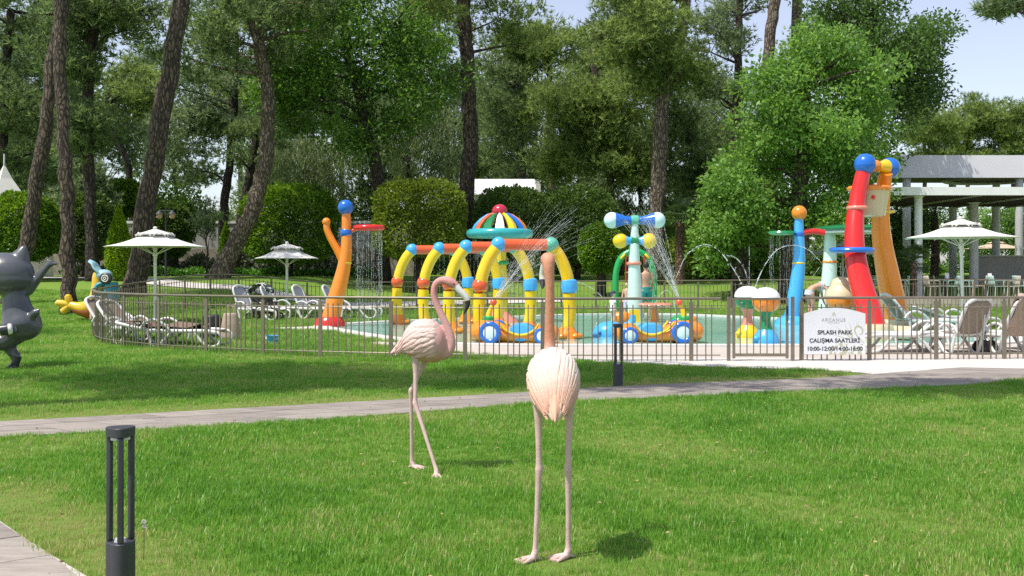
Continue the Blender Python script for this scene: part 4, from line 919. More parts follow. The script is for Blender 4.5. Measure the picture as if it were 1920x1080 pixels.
stand = lambda f=1: dict(torso=[(0, 0, .47), (0, 0, .52), (0, 0, .60), (0, 0, .72), (0, 0, .80), (0, 0, .84)], neck=(0, .005*f, .875), head=(0, .012*f, .93), face=f,
    armL=[(-.10, 0, .805), (-.13, .0, .66), (-.12, .05*f, .54), (-.10, .10*f, .48)], armR=[(.10, 0, .805), (.135, 0, .66), (.13, .03*f, .53), (.12, .06*f, .46)],
    legL=[(-.05, 0, .50), (-.055, .01*f, .38), (-.055, .015*f, .27), (-.055, 0, .16), (-.055, -.01, .03)], legR=[(.05, 0, .50), (.055, .01, .38), (.06, .015*f, .27), (.06, -.01, .16), (.06, -.02, .03)])
M_cap = pm('navy cap', (.04, .05, .09), .8, .15, 12); M_shirt = pm('white shirt', (.72, .70, .69), .85, .1, 20); M_trunks = pm('teal trunks', (.02, .26, .22), .7, .15, 12); M_lav = pm('pale bikini', (.55, .55, .66), .7, .1, 12)
def cap_fn(m, h): m.ball((0, .012*h, .955*h), (.062*h, .072*h, .055*h), 14, 10); m.tube([(0, .05*h, .945*h), (0, .13*h, .935*h)], [.05*h, .035*h], 10, flat=.25); m.tube([(0, -.03*h, .93*h), (0, -.055*h, .87*h)], [.055*h, .05*h], 10, flat=.4)
def shirt_fn(m, h): m.tube([(0, 0, .46*h), (0, 0, .6*h), (0, 0, .78*h), (0, 0, .83*h)], [.105*h, .095*h, .105*h, .06*h], 16, flat=.75); m.tube([(-.09*h, 0, .80*h), (-.135*h, 0, .68*h)], [.042*h, .042*h], 10); m.tube([(.09*h, 0, .80*h), (.135*h, 0, .68*h)], [.042*h, .042*h], 10)
def trunk_fn(m, h): m.tube([(0, 0, .45*h), (0, 0, .55*h)], [.10*h, .092*h], 16, flat=.75); [m.tube([(s*.05*h, 0, .48*h), (s*.058*h, .008*h, .30*h)], [.068*h, .062*h], 12) for s in (-1, 1)]
p_ = at(1149, 612, 28.5); person((p_.x, 28.5, .02), R(-70), 'small child in white shirt and navy sun cap in the pool', .98, stand(), None, [('cap', M_cap, cap_fn), ('shirt', M_shirt, shirt_fn)], pm('fair skin', (.62, .38, .28), .55, .05))
p_ = at(1211, 598, 34.2); person((p_.x, 34.2, .02), R(12), 'adult in teal swim trunks standing under the green hoop', 1.78, stand(), [], [('trunks', M_trunks, trunk_fn)])
p_ = at(1176, 602, 33.2); person((p_.x, 33.2, .02), R(150), 'child in swimwear half hidden left of the dumbbell post', 1.15, stand(), [], [('shorts', M_lav, trunk_fn)], pm('fair skin', (.62, .38, .28), .55, .05))
bend = dict(torso=[(0, 0, .50), (0, .02, .55), (0, .09, .60), (0, .20, .62), (0, .27, .60), (0, .31, .58)], neck=(0, .34, .565), head=(0, .38, .54), face=1,
    armL=[(-.10, .27, .60), (-.12, .30, .46), (-.11, .33, .34), (-.09, .36, .27)], armR=[(.10, .27, .60), (.12, .29, .46), (.12, .33, .34), (.10, .37, .28)],
    legL=[(-.05, 0, .50), (-.055, .02, .38), (-.055, .03, .27), (-.055, 0, .16), (-.055, -.02, .03)], legR=[(.05, 0, .50), (.055, .03, .38), (.06, .04, .27), (.06, .01, .16), (.06, 0, .03)])
def bikini_fn(m, h): m.tube([(0, -.015*h, .46*h), (0, .0, .545*h)], [.10*h, .094*h], 16, flat=.8); m.tube([(0, .19*h, .615*h), (0, .235*h, .612*h)], [.088*h, .084*h], 16)
p_ = at(1518, 606, 31.8); person((p_.x, 31.8, .03), R(-78), 'person in pale swimwear bending forward beyond the blue post', 1.68, bend, [([(0, .36, .56), (0, .43, .46), (0, .44, .40)], [.05, .05, .03])], [('swimsuit', M_lav, bikini_fn)])

# ---------------------------------------------------------------- foliage
RN = np.random.default_rng(5)
def unit(a): return a/np.maximum(1e-6, np.linalg.norm(a, axis=1, keepdims=True))
def leaf_quads(P, A, size, wid=.42):
    n = len(P); B = unit(np.cross(A, RN.normal(size=(n, 3)))); N_ = np.cross(A, B); s = size*RN.uniform(.65, 1.3, (n, 1))
    V = np.stack([P, P+A*s*.45+B*s*wid*.5+N_*s*.10, P+A*s, P+A*s*.45-B*s*wid*.5+N_*s*.10], 1).reshape(-1, 3)
    return V, np.arange(4*n).reshape(n, 4), np.repeat(RN.random(n), 4)
def needles(P, A, size, k=8, wid=.17, spread=.6):
    n = len(P); P2 = np.repeat(P, k, 0); A2 = unit(np.repeat(A, k, 0)+RN.normal(size=(n*k, 3))*spread); B = unit(np.cross(A2, RN.normal(size=(n*k, 3)))); s = size*RN.uniform(.6, 1.25, (n*k, 1))
    V = np.stack([P2+B*s*wid*.5, P2-B*s*wid*.5, P2+A2*s], 1).reshape(-1, 3)
    return V, np.arange(3*n*k).reshape(-1, 3), np.repeat(np.repeat(RN.random(n), k), 3)
def ell(n, shell=.0):
    n = max(1, n)
    d = unit(RN.normal(size=(n, 3))); r = RN.random((n, 1))**(1/3) if not shell else (shell+(1-shell)*RN.random((n, 1)))
    return d*r, d
PINE = leafmat('pine', (.085, .142, .034), (.275, .365, .105), .48, .5); PINED = leafmat('pine dark', (.058, .100, .036), (.185, .265, .092), .46, .5); PINEG = leafmat('pine grey', (.088, .138, .062), (.255, .335, .155), .46, .5)
BROAD = leafmat('broadleaf', (.046, .110, .016), (.15, .29, .046), .48, .42); PLANE = leafmat('plane leaves', (.070, .168, .026), (.225, .395, .080), .48, .42); DEEP = leafmat('deep leaves', (.042, .092, .022), (.125, .225, .050), .45, .42)
FICUS = leafmat('ficus', (.042, .110, .010), (.19, .335, .028), .36, .35); FICUSY = leafmat('ficus yellow', (.070, .122, .014), (.26, .335, .042), .36, .35); FICUSD = leafmat('ficus dark', (.036, .082, .016), (.13, .215, .042), .36, .35)
LIME = leafmat('lime topiary', (.10, .21, .010), (.30, .44, .028), .38, .45); WEEP = leafmat('weeping leaves', (.08, .125, .045), (.24, .30, .13), .4, .5); PALM = leafmat('palm', (.06, .11, .035), (.22, .28, .11), .28, .4); COVER = leafmat('ground cover leaves', (.03, .11, .014), (.13, .30, .04), .33, .4); GREYS = leafmat('grey shrub', (.08, .105, .07), (.24, .27, .19), .28, .5)
BARK = barkmat('pine bark', (.055, .039, .028), (.20, .148, .105)); BARKD = barkmat('dark bark', (.030, .022, .017), (.11, .082, .060)); BARKL = barkmat('pale bark', (.10, .076, .054), (.34, .265, .19))
KIND = dict(pine=(None,), )
def tree(name, label, D, trunk, rad, crowns, kind, mat, bark=BARK, leaf=.30, per=62, clr=1.0, limbs=16, group=None, gz=None, k=8, extra=None):
    """trunk: pixel points of the axis at distance D; crowns: (u, v, ru, rv, depth radius m, clusters)"""
    b = at(*trunk[0], D); g = terr(b.x, b.y) if gz is None else gz; b.z = g
    t = thing(name, label, 'tree', b, 0, group)
    pts = [at(u, v, D)-b for u, v in trunk]; pts[0] = Vector((0, 0, -.15))
    q = random.Random(int(trunk[0][0]*7+D)); TP = [Vector(p) for p in cr(pts, 6)]
    for i in range(3, len(TP)): TP[i] += Vector((q.gauss(0, .03), q.gauss(0, .03), 0))
    n = len(TP); mbt = MB(); rr = [rad[0]+(rad[1]-rad[0])*(i/(n-1))**.8 for i in range(n)]
    rr[0] *= 1.35; rr[1] *= 1.22; rr[2] *= 1.1
    rr = [r_*q.uniform(.94, 1.07) for r_ in rr]
    mbt.tube(TP, rr, 14)
    Cs = []
    for (u, v, ru, rv, rd, nc) in crowns:
        c = np.array(at(u, v, D)-b); R3 = np.array((ru*D/FPX, rd, rv*D/FPX)); pp, dd = ell(nc, .35); Cs.append(c+pp*R3)
    Cs = np.concatenate(Cs); P = []; A = []
    for c in Cs:
        cr_ = clr*RN.uniform(.65, 1.35); m = int(per*cr_**1.6)
        if kind == 'pine':
            p, d = ell(m, .25); p = p*np.array((1, 1, .55))*cr_; P.append(c+p); A.append(unit(d*np.array((1, 1, .6))+np.array((0, 0, .75))+RN.normal(size=(m, 3))*.25))
        elif kind == 'broad':
            p, d = ell(m, .45); p = p*np.array((1, 1, .72))*cr_; P.append(c+p); A.append(unit(d+RN.normal(size=(m, 3))*.9+np.array((0, 0, -.25))))
        else:
            p, d = ell(m, .2); p = p*np.array((.7, .7, 1.5))*cr_; P.append(c+p); A.append(unit(RN.normal(size=(m, 3))*.35+np.array((0, 0, -1.))))
    P = np.concatenate(P); A = np.concatenate(A)
    V, F, at_ = needles(P, A, leaf, k) if kind == 'pine' else leaf_quads(P, A, leaf, .5 if kind == 'broad' else .16)
    raw_mesh('crown', V, F, mat, t, at_)
    sel = list(range(len(Cs))); q.shuffle(sel)
    for i in sel[:limbs]:
        e = Vector(Cs[i]); ci = min(range(n//4, n), key=lambda j: (TP[j]-e).length+max(0, TP[j].z-e.z+.6)*1.5); s = TP[ci]; m1 = s.lerp(e, .45)+Vector((q.gauss(0, .25), q.gauss(0, .25), q.uniform(-.2, .35))); L_ = (e-s).length
        r0 = min(rr[ci]*.55, .03+.02*L_); mbt.tube(cr([s, m1, e], 4), [r0*(1-.8*j/8) for j in range(9)], 7)
        for _ in range(3):
            o_ = Vector((q.gauss(0, .5), q.gauss(0, .5), q.gauss(.1, .3)))*clr; m2 = m1.lerp(e, q.random()); mbt.tube([m2, m2.lerp(e+o_, .6)+Vector((0, 0, .08)), e+o_], [r0*.4, r0*.25, .006], 5)
    if extra: extra(mbt, b)
    mbt.build('trunk', bark, t, ang=180)
    return t
# shade trees standing outside the picture at the left and right
PG = 'tall pines of the park'
def shade(label, base, top, crowns, D):
    t = thing('pine_tree', label, 'tree', (base[0], base[1], 0), 0, PG); b = Vector((base[0], base[1], 0)); mbt = MB(); tp = [Vector(p) for p in cr([(0, 0, -.1), (.1, 0, 4), Vector(top)*.7+Vector((0, 0, 1)), top], 6)]; mbt.tube(tp, [.34-.2*i/18 for i in range(19)], 12)
    P = []; A = []
    for (x, y, z, rx, ry, rz, nc) in crowns:
        pp, dd = ell(nc, .2); Cc = np.array((x, y, z))-np.array(b)+pp*np.array((rx, ry, rz))
        for c in Cc:
            p, d = ell(60, .2); P.append(c+p*np.array((1.05, 1.05, .55))); A.append(unit(d+np.array((0, 0, .6))+RN.normal(size=(60, 3))*.3))
        for c in Cc[::3]: mbt.tube([tp[-5], tp[-3].lerp(Vector(c), .5), Vector(c)], [.09, .06, .02], 6)
    V, F, a_ = needles(np.concatenate(P), np.concatenate(A), .30, 7, .2); raw_mesh('crown', V, F, PINE, t, a_); mbt.build('trunk', BARK, t, ang=180)
shade('pine outside the left edge that shades the near lawn', (-9.6, 10.2), (2.2, .3, 13), [(-9.2, 11.6, 13, 3.8, 2.5, 1.1, 62), (-4.2, 11.7, 13.2, 3.6, 2.1, 1.0, 58)], 0)
shade('pine outside the right edge that shades the path', (8.0, 11.2), (-3.5, .5, 13), [(.3, 10.3, 13.2, 1.9, .8, 1.0, 15), (3.6, 10.0, 13.8, 1.6, .5, 1.0, 6)], 0)
shade('pine outside the left edge that shades the lawn behind the cat sculpture', (-16.5, 15.5), (2.0, .6, 13), [(-18.5, 21.5, 13, 3.4, 3, 1.2, 30)], 0)

tree('pine_tree', 'straight pine trunk rising behind the yellow banana sculpture', 33, [(130, 600), (128, 480), (122, 300), (112, 100), (108, -120), (104, -330)], (.235, .15), [(120, -330, 260, 150, 3.5, 26)], 'pine', PINE, limbs=6, group=PG)
tree('pine_tree', 'leaning pine crossing behind the straight trunk at the left', 36, [(18, 600), (50, 460), (78, 280), (100, 120), (135, -100), (160, -280)], (.27, .17), [(190, -250, 260, 150, 4, 26)], 'pine', PINE, limbs=6, group=PG)
tree('pine_tree', 'thick leaning pine between banana sculpture and left parasol', 38, [(248, 556), (262, 480), (285, 330), (312, 170), (340, 0), (370, -200)], (.40, .27), [(390, -260, 280, 150, 4, 26)], 'pine', PINE, limbs=6, group=PG)
tree('pine_tree', 'strongly leaning pine with pale lower bark behind the far parasol', 46, [(406, 527), (436, 466), (474, 395), (497, 300), (504, 200), (490, 110), (466, 10)], (.44, .23), [(430, 60, 130, 110, 3, 30), (520, 10, 140, 60, 3, 18)], 'pine', PINED, BARKL, limbs=14, group=PG)
tree('pine_tree', 'slim dark pine left of the strongly leaning pine', 56, [(418, 520), (420, 400), (430, 300), (438, 200), (440, 90)], (.26, .18), [(410, 180, 100, 110, 3, 34), (350, 260, 70, 60, 2, 12)], 'pine', PINEG, BARKD, group=PG)
tree('pine_tree', 'slanting dark pine just behind the strongly leaning pine', 54, [(436, 520), (450, 420), (470, 320), (482, 240), (500, 120)], (.28, .18), [(540, 180, 100, 100, 3, 28), (470, 250, 70, 60, 2, 12)], 'pine', PINED, BARKD, group=PG)
tree('pine_tree', 'light green pine with kinked trunk seen in the left sky gap', 60, [(250, 480), (243, 335), (225, 270), (195, 215), (215, 150)], (.22, .10), [(240, 165, 75, 50, 2.5, 26), (190, 215, 55, 30, 2, 10), (270, 205, 40, 25, 2, 8)], 'pine', PINE, BARKD, limbs=20, group=PG)
tree('pine_tree', 'dense dark pine filling the upper left corner', 52, [(4, 540), (2, 400), (6, 200), (20, 20)], (.3, .2), [(50, 190, 120, 150, 4, 70), (40, 20, 150, 80, 4, 34), (20, 330, 80, 60, 3, 16)], 'pine', PINED, BARKD, group=PG)
tree('pine_tree', 'dark pine with drooping boughs at the top left', 44, [(175, 545), (170, 400), (165, 200), (180, 20), (200, -120)], (.26, .2), [(190, 20, 110, 60, 3, 36), (130, 110, 80, 60, 2.5, 18), (150, 250, 60, 70, 2, 16)], 'pine', PINED, BARKD, group=PG)
tree('young_pine_tree', 'young bluish pine behind the left straight trunk', 50, [(155, 535), (155, 430), (154, 330), (155, 300)], (.10, .03), [(155, 370, 58, 60, 1.4, 34), (155, 320, 30, 30, .8, 8)], 'pine', PINEG, limbs=10, clr=.7, per=60)
tree('young_pine_tree', 'thin young pine with sparse needles right of the left parasol', 47, [(388, 520), (388, 460), (387, 400), (387, 365)], (.05, .02), [(387, 410, 34, 42, .8, 16)], 'pine', PINEG, limbs=14, clr=.45, per=50, leaf=.2)
tree('broadleaf_tree', 'large dark trunked broadleaf tree rising behind the middle hedges', 50, [(718, 530), (712, 365), (692, 255), (668, 150), (648, 70), (640, -60)], (.34, .2), [(640, 60, 190, 110, 4, 70), (560, 170, 110, 90, 3, 36), (760, 130, 110, 110, 3, 40), (700, 250, 110, 50, 3, 16), (650, -80, 250, 80, 4, 30)], 'broad', BROAD, BARKD, leaf=.2, per=190, clr=1.05, limbs=26)
def stub(m, b): p = at(879, 170, 53)-b; m.tube(cr([p, at(862, 145, 53)-b, at(847, 122, 53)-b], 4), [.24, .22, .2, .19, .18, .17, .16, .15, .14], 10)
tree('pine_tree', 'pine with a sawn-off limb stub behind the clipped hedges', 53, [(872, 540), (872, 420), (882, 250), (876, 120), (868, 0), (866, -150)], (.42, .32), [(880, -70, 190, 90, 4, 34), (830, 30, 60, 60, 2.5, 12), (960, 40, 60, 60, 2, 12)], 'pine', PINE, BARK, limbs=8, group=PG, extra=stub)
tree('weeping_tree', 'pale weeping tree behind the left clipped hedge', 60, [(600, 520), (598, 400), (590, 300), (585, 240)], (.25, .1), [(590, 310, 85, 70, 2.5, 60)], 'weep', WEEP, BARKL, leaf=.34, per=130, limbs=18)
tree('weeping_tree', 'tall weeping tree with hanging grey-green strands in the middle', 62, [(770, 520), (768, 400), (765, 300), (770, 180)], (.25, .1), [(780, 250, 95, 100, 3, 80), (830, 330, 50, 50, 2, 16)], 'weep', WEEP, BARKD, leaf=.34, per=130, limbs=20)
tree('pine_tree', 'bright pine with bushy boughs right of the white house', 58, [(1160, 540), (1150, 420), (1140, 300), (1120, 180), (1110, 90)], (.28, .14), [(1080, 205, 90, 80, 3, 50), (1060, 300, 60, 50, 2.5, 22), (1150, 290, 90, 80, 3, 40), (1180, 170, 70, 60, 3, 18)], 'pine', PINE, BARK, limbs=22, clr=1.15, group=PG)
tree('pine_tree', 'tall pine behind the roof of the white house', 68, [(985, 520), (983, 400), (975, 250), (968, 80)], (.3, .2), [(960, 150, 80, 110, 3.5, 56), (950, 280, 70, 60, 3, 20)], 'pine', PINED, BARKD, leaf=.3, group=PG)
tree('pine_tree', 'yellowish pine reaching the top edge above the white house', 66, [(1040, 520), (1035, 350), (1030, 180), (1030, 40)], (.28, .16), [(1020, 80, 90, 60, 3, 40), (1010, 190, 50, 60, 3, 18)], 'pine', PINE, BARK, leaf=.3, group=PG)
tree('pine_tree', 'pine with sunlit flaking trunk right of the dumbbell post', 50, [(1226, 545), (1231, 410), (1238, 300), (1240, 215), (1252, 150), (1278, 50), (1290, -80)], (.42, .25), [(1200, 70, 110, 80, 3, 50), (1270, 130, 70, 50, 2.5, 22), (1180, -30, 150, 60, 3, 20)], 'pine', PINE, BARKL, limbs=24, group=PG)
tree('pine_tree', 'dark slanting pine between flaking trunk and bright plane tree', 55, [(1352, 540), (1344, 380), (1320, 310), (1288, 250), (1262, 180)], (.28, .18), [(1280, 260, 60, 60, 2.5, 20), (1300, 340, 60, 40, 2.5, 16), (1250, 190, 50, 40, 2, 10)], 'pine', PINED, BARKD, group=PG)
tree('pine_tree', 'pine whose bare upper branches show left of the plane tree', 60, [(1376, 540), (1378, 300), (1384, 120), (1386, -60)], (.3, .2), [(1345, 70, 60, 60, 2.5, 14), (1400, 0, 80, 50, 3, 14), (1330, 160, 40, 30, 2, 8)], 'pine', PINEG, BARK, limbs=36, group=PG)
tree('pine_tree', 'tall grey trunk emerging from the top of the plane tree', 56, [(1446, 540), (1440, 300), (1440, 110), (1452, 0), (1462, -120)], (.36, .28), [(1450, -110, 120, 50, 3, 14)], 'pine', PINE, BARKL, limbs=5, group=PG)
tree('pine_tree', 'second grey trunk emerging right of the first above the plane tree', 57, [(1506, 540), (1500, 300), (1494, 80), (1496, -100)], (.33, .28), [(1540, -110, 140, 50, 3, 14)], 'pine', PINE, BARKL, limbs=5, group=PG)
tree('plane_tree', 'bright green plane tree behind the blue and mint posts', 43, [(1482, 552), (1484, 480), (1496, 380), (1510, 270), (1510, 170)], (.52, .2), [(1540, 105, 90, 60, 2.5, 34), (1440, 175, 70, 60, 2.5, 26), (1470, 270, 105, 80, 3, 50), (1390, 330, 60, 60, 2.5, 22), (1410, 410, 75, 70, 2.5, 32), (1560, 250, 90, 110, 3, 50), (1540, 390, 90, 50, 3, 30), (1620, 170, 50, 80, 2.5, 22), (1615, 330, 45, 50, 2, 14)], 'broad', PLANE, BARK, leaf=.2, per=190, clr=.78, limbs=26)
tree('plane_tree', 'smaller plane tree at the left foot of the bright one', 44, [(1390, 548), (1388, 490), (1382, 440), (1372, 390)], (.46, .16), [(1360, 400, 45, 60, 2, 22), (1345, 470, 35, 45, 1.8, 16)], 'broad', PLANE, BARK, leaf=.23, per=130, clr=.85, limbs=14)
tree('broadleaf_tree', 'tall deep green tree behind the right side of the plane tree', 51, [(1600, 548), (1610, 400), (1630, 250), (1640, 120), (1640, 20)], (.4, .2), [(1670, 130, 90, 100, 3.5, 56), (1600, 30, 120, 60, 3.5, 36), (1730, 80, 55, 60, 2.5, 24), (1720, 180, 45, 40, 2, 14), (1640, 250, 60, 60, 3, 16)], 'broad', DEEP, BARKD, leaf=.2, per=180, clr=1.0, limbs=24)
for u, v, rv, D, lb_ in ((1735, 250, 45, 88, 'leftmost of the far pines above the pergola roof'), (1815, 228, 46, 92, 'middle one of the far pines above the pergola roof'), (1900, 238, 52, 90, 'rightmost of the far pines above the pergola roof')):
    tree('pine_tree', lb_, D, [(u, 480), (u, 330), (u-4, v)], (.25, .1), [(u, v, 62, rv, 3.5, 46), (u+20, v+60, 60, 30, 3, 20)], 'pine', PINE, BARK, leaf=.34, clr=1.2, limbs=12, group=PG)
tree('pine_tree', 'pine reaching in from the right edge at the top corner', 34, [(2120, 575), (2110, 300), (2090, 0), (2060, -80)], (.3, .15), [(1890, 8, 45, 22, 1.2, 12), (1990, -40, 90, 50, 2, 20)], 'pine', PINEG, BARK, limbs=10, clr=.5, per=110, group=PG)
# the wood behind
back = [(30, 250, 76), (130, 200, 80), (330, 300, 95), (520, 330, 78), (640, 200, 84), (720, 330, 80), (840, 200, 82), (900, 330, 86), (1000, 380, 76), (1090, 400, 80), (1200, 300, 84), (1290, 400, 80), (1400, 330, 86), (1500, 250, 90), (80, 360, 82), (190, 420, 84), (450, 180, 86), (1130, 130, 84)]
where = ['behind the dense dark pine', 'behind the straight left trunk', 'above the distant wall', 'left of the weeping tree', 'above the weeping tree', 'right of the weeping tree', 'above the sawn-off stub', 'left of the white house', 'behind the white house', 'right of the white house', 'behind the flaking trunk', 'behind the fan palm', 'left behind the plane tree', 'behind the top of the plane tree', 'behind the white tent', 'behind the lime topiary', 'above the slim dark pine', 'above the bright bushy pine']
for i, ((u, v, D), wv) in enumerate(zip(back, where)):
    tree('pine_tree', 'far shadowy pine '+wv, D, [(u, 495), (u+3, 400), (u-4, v), (u, v-60)], (.25, .12), [(u, v, 85, 95, 4, 38), (u+(i % 3-1)*40, 430, 70, 50, 4, 14), (u+(i % 2*2-1)*45, max(40, v-150), 85, 75, 4, 22)], 'pine', (PINEG, PINE, PINED)[i % 3], BARKD, leaf=.46, clr=1.7, per=27, limbs=8, group='far pines of the wood')
for u, v, ru, rv, D, mt, lb_ in ((1760, 440, 62, 60, 70, BROAD, 'leafy tree seen between the left pergola columns'), (1860, 430, 62, 60, 71, PLANE, 'bright leafy tree seen under the pergola roof'), (1940, 440, 62, 60, 69, BROAD, 'leafy tree at the right end under the pergola'), (1690, 430, 45, 60, 58, DEEP, 'dark leafy tree behind the bucket tower'), (1640, 470, 60, 40, 60, DEEP, 'low dark tree behind the green saucer'), (1310, 455, 40, 45, 54, FICUSY, 'small yellowish tree right of the fan palm'), (1240, 440, 50, 50, 62, PLANE, 'green tree behind the fan palm'), (330, 400, 40, 50, 56, BROAD, 'small broadleaf tree behind the leaning pine and lamp'), (1420, 480, 50, 40, 54, BROAD, 'low green tree behind the plane trunks'), (1560, 480, 60, 40, 56, DEEP, 'low dark tree behind the mint post')):
    tree('broadleaf_tree', lb_, D, [(u, 540), (u, v+10), (u, v-10)], (.14, .06), [(u, v, ru, rv, 2, 34)], 'broad', mt, BARKD, leaf=.2, per=170, clr=.95, limbs=12)

# clipped hedges and topiary
def topiary(name, label, u, v, ru, rv, D, vb, mat, n, leaf=.12, tr=.16, pw=2.6, cone=False, group='clipped round-headed hedge trees', rd=None):
    b = at(u, vb, D); b.z = terr(b.x, b.y); t = thing(name, label, 'topiary', b, 0, group); c = np.array(at(u, v, D)-b); R3 = np.array((ru*D/FPX, rd or ru*D/FPX*.85, rv*D/FPX))
    d = unit(RN.normal(size=(n, 3))); sup = (np.abs(d)**pw).sum(1, keepdims=True)**(-1/pw); lump = 1+.07*np.sin(d[:, :1]*9+u)*np.cos(d[:, 2:]*8+d[:, 1:2]*7)+.04*np.sin(d[:, :1]*23)*np.sin(d[:, 2:]*21)
    depth = 1-.22*RN.random((n, 1))**1.5; p = d*sup*lump*depth
    if cone: f_ = np.clip((1.0-p[:, 2:])/1.55, .02, 1)**.62; p[:, :2] *= f_
    V, F, a_ = leaf_quads(c+p*R3, unit(d+RN.normal(size=(n, 3))*.75+np.array((0, 0, .2))), leaf, .6); raw_mesh('crown', V, F, mat, t, a_)
    m = MB(); top = Vector(c); m.tube(cr([(0, 0, -.1), (.03, 0, top.z*.4), top], 4), [tr*1.2, tr*1.05, tr, tr, tr*.95, tr*.9, tr*.85, tr*.8, tr*.7], 10)
    for k in range(6): a = k*1.05; m.tube([top*.75, top+Vector((math.cos(a)*R3[0]*.6, math.sin(a)*R3[1]*.6, R3[2]*.3*math.sin(k*2.))) ], [tr*.5, .03], 6)
    m.build('trunk', BARKD, t, ang=180); return t
topiary('hedge_tree', 'rounded clipped hedge tree behind the second parasol', 543, 420, 84, 70, 51, 534, FICUS, 24000, .15, pw=3.4)
topiary('hedge_tree', 'large yellowish clipped hedge tree behind the first arches', 787, 412, 82, 72, 47, 556, FICUSY, 26000, .13, tr=.3, pw=3.6)
topiary('hedge_tree', 'dark clipped hedge tree in front of the white house', 962, 415, 72, 62, 52, 545, FICUSD, 20000, .14)
topiary('hedge_tree', 'dark rounded hedge tree behind the misty spray', 1082, 425, 78, 72, 53, 545, FICUSD, 22000, .14)
topiary('hedge_tree', 'small round-headed tree left of the dumbbell post', 1127, 466, 42, 47, 45, 556, FICUS, 14000, .11, tr=.2, pw=2.1)
topiary('hedge_tree', 'clipped hedge tree at the left edge behind the cat sculpture', 42, 425, 66, 62, 44, 552, FICUS, 22000, .13)
topiary('hedge_tree', 'dark clipped hedge tree behind the straight left trunk', 160, 425, 55, 62, 47, 548, FICUSD, 18000, .13)
topiary('hedge_tree', 'yellow-green clipped hedge behind the lime topiary', 228, 372, 38, 34, 54, 540, FICUS, 12000, .14)
topiary('hedge_tree', 'dark clipped hedge right of the thick leaning pine', 318, 430, 40, 50, 54, 540, FICUSD, 12000, .14)
topiary('topiary_cone', 'lime green egg-shaped topiary left of the thick leaning pine', 223, 455, 26, 68, 44, 545, LIME, 12000, .09, .08, 2.2, True, 'clipped cones')
topiary('topiary_cone', 'small green cone topiary left of the leaning pine base', 424, 456, 14, 38, 52, 520, FICUS, 6000, .09, .08, 2.2, True, 'clipped cones')
topiary('topiary_cone', 'dark cypress cone under the pergola edge', 1688, 500, 22, 45, 47, 560, FICUSD, 6000, .09, .08, 2.2, True, 'clipped cones')
def cover(name, label, u0, u1, D0, D1, h, n, mat, leaf=.16, zoff=0, w=1.2):
    P = []
    for i in range(n):
        k = RN.random(); D = D0+(D1-D0)*k; x = (u0+(u1-u0)*k-960)*D/FPX; y = D+RN.uniform(-w/2, w/2); P.append((x, y, terr(x, y)+zoff+h*RN.random()**.7*(.6+.4*math.sin(x*2.3)*math.sin(x*.9+y))))
    P = np.array(P); V, F, a_ = leaf_quads(P, unit(RN.normal(size=(n, 3))+np.array((0, 0, .8))), leaf, .5); o = raw_mesh(name, V, F, mat, None, a_); tag(o, label, 'shrubs', kind='stuff')
cover('ground_cover', 'low green leafy ground cover along the far lawn edge', 120, 720, 52, 53, .45, 9000, COVER)
cover('ground_cover', 'low clipped hedge strip beyond the far lawn on the right', 1235, 1400, 52, 53, .55, 5000, FICUSD, .12)
cover('shrubs', 'grey-green oleander shrubs before the distant wall', 150, 700, 55, 56, 1.7, 9000, GREYS, .24)
cover('shrubs', 'shrubs at the foot of the restaurant trees', 1230, 2000, 66, 66, 1.8, 10000, BROAD, .22)
cover('shrubs', 'dark undergrowth below the wood in the middle', 560, 1320, 64, 66, 2.6, 16000, FICUSD, .3, w=4)
cover('shrubs', 'dark undergrowth below the wood at the left', -40, 420, 62, 64, 2.8, 9000, FICUSD, .3, w=4)
# fan palm
def palm(label, u, v, D, vb, R_, n, tr):
    b = at(u, vb, D); b.z = terr(b.x, b.y); t = thing('fan_palm', label, 'palm', b); top = at(u, v, D)-b; q = random.Random(u)
    MB().tube(cr([(0, 0, -.1), (.04, 0, top.z*.5), top], 5), [tr*(1.1-.03*i)*(1+.12*(i % 2)) for i in range(11)], 12).build('trunk', barkmat('palm bark', (.10, .06, .04), (.28, .18, .12), 1.0, 9), t)
    for i in range(n):
        a = 2*math.pi*i/n*2.4+q.random(); e = R(q.uniform(-35, 75)); d = Vector((math.cos(a)*math.cos(e), math.sin(a)*math.cos(e), math.sin(e))); s0 = top+d*R_*.45; m = MB()
        m.tube([top, top+d*R_*.25+Vector((0, 0, .05)), s0], [.02, .015, .012], 5); sd = d.cross(Vector((0, 0, 1))).normalized(); up = sd.cross(d)
        for k in range(15):
            g_ = R(-80+160*k/14); dd = d*math.cos(g_)+sd*math.sin(g_); tip = s0+dd*R_*.6+up*-.08-Vector((0, 0, .10*R_)); wv = up.cross(dd)*.025*R_
            m.add([s0-wv*.3, s0+dd*R_*.3+wv, tip, s0+dd*R_*.3-wv], [(0, 1, 2, 3)])
        m.build('frond', PALM, t, smooth=False)
palm('fan palm with brown trunk right of the dumbbell post', 1274, 412, 50, 540, 1.35, 30, .22)
palm('small palm at the foot of the white pergola column', 1712, 490, 43, 560, .9, 20, .12)
palm('fan palm under the pergola roof behind the columns', 1752, 400, 56, 540, 1.4, 24, .2)

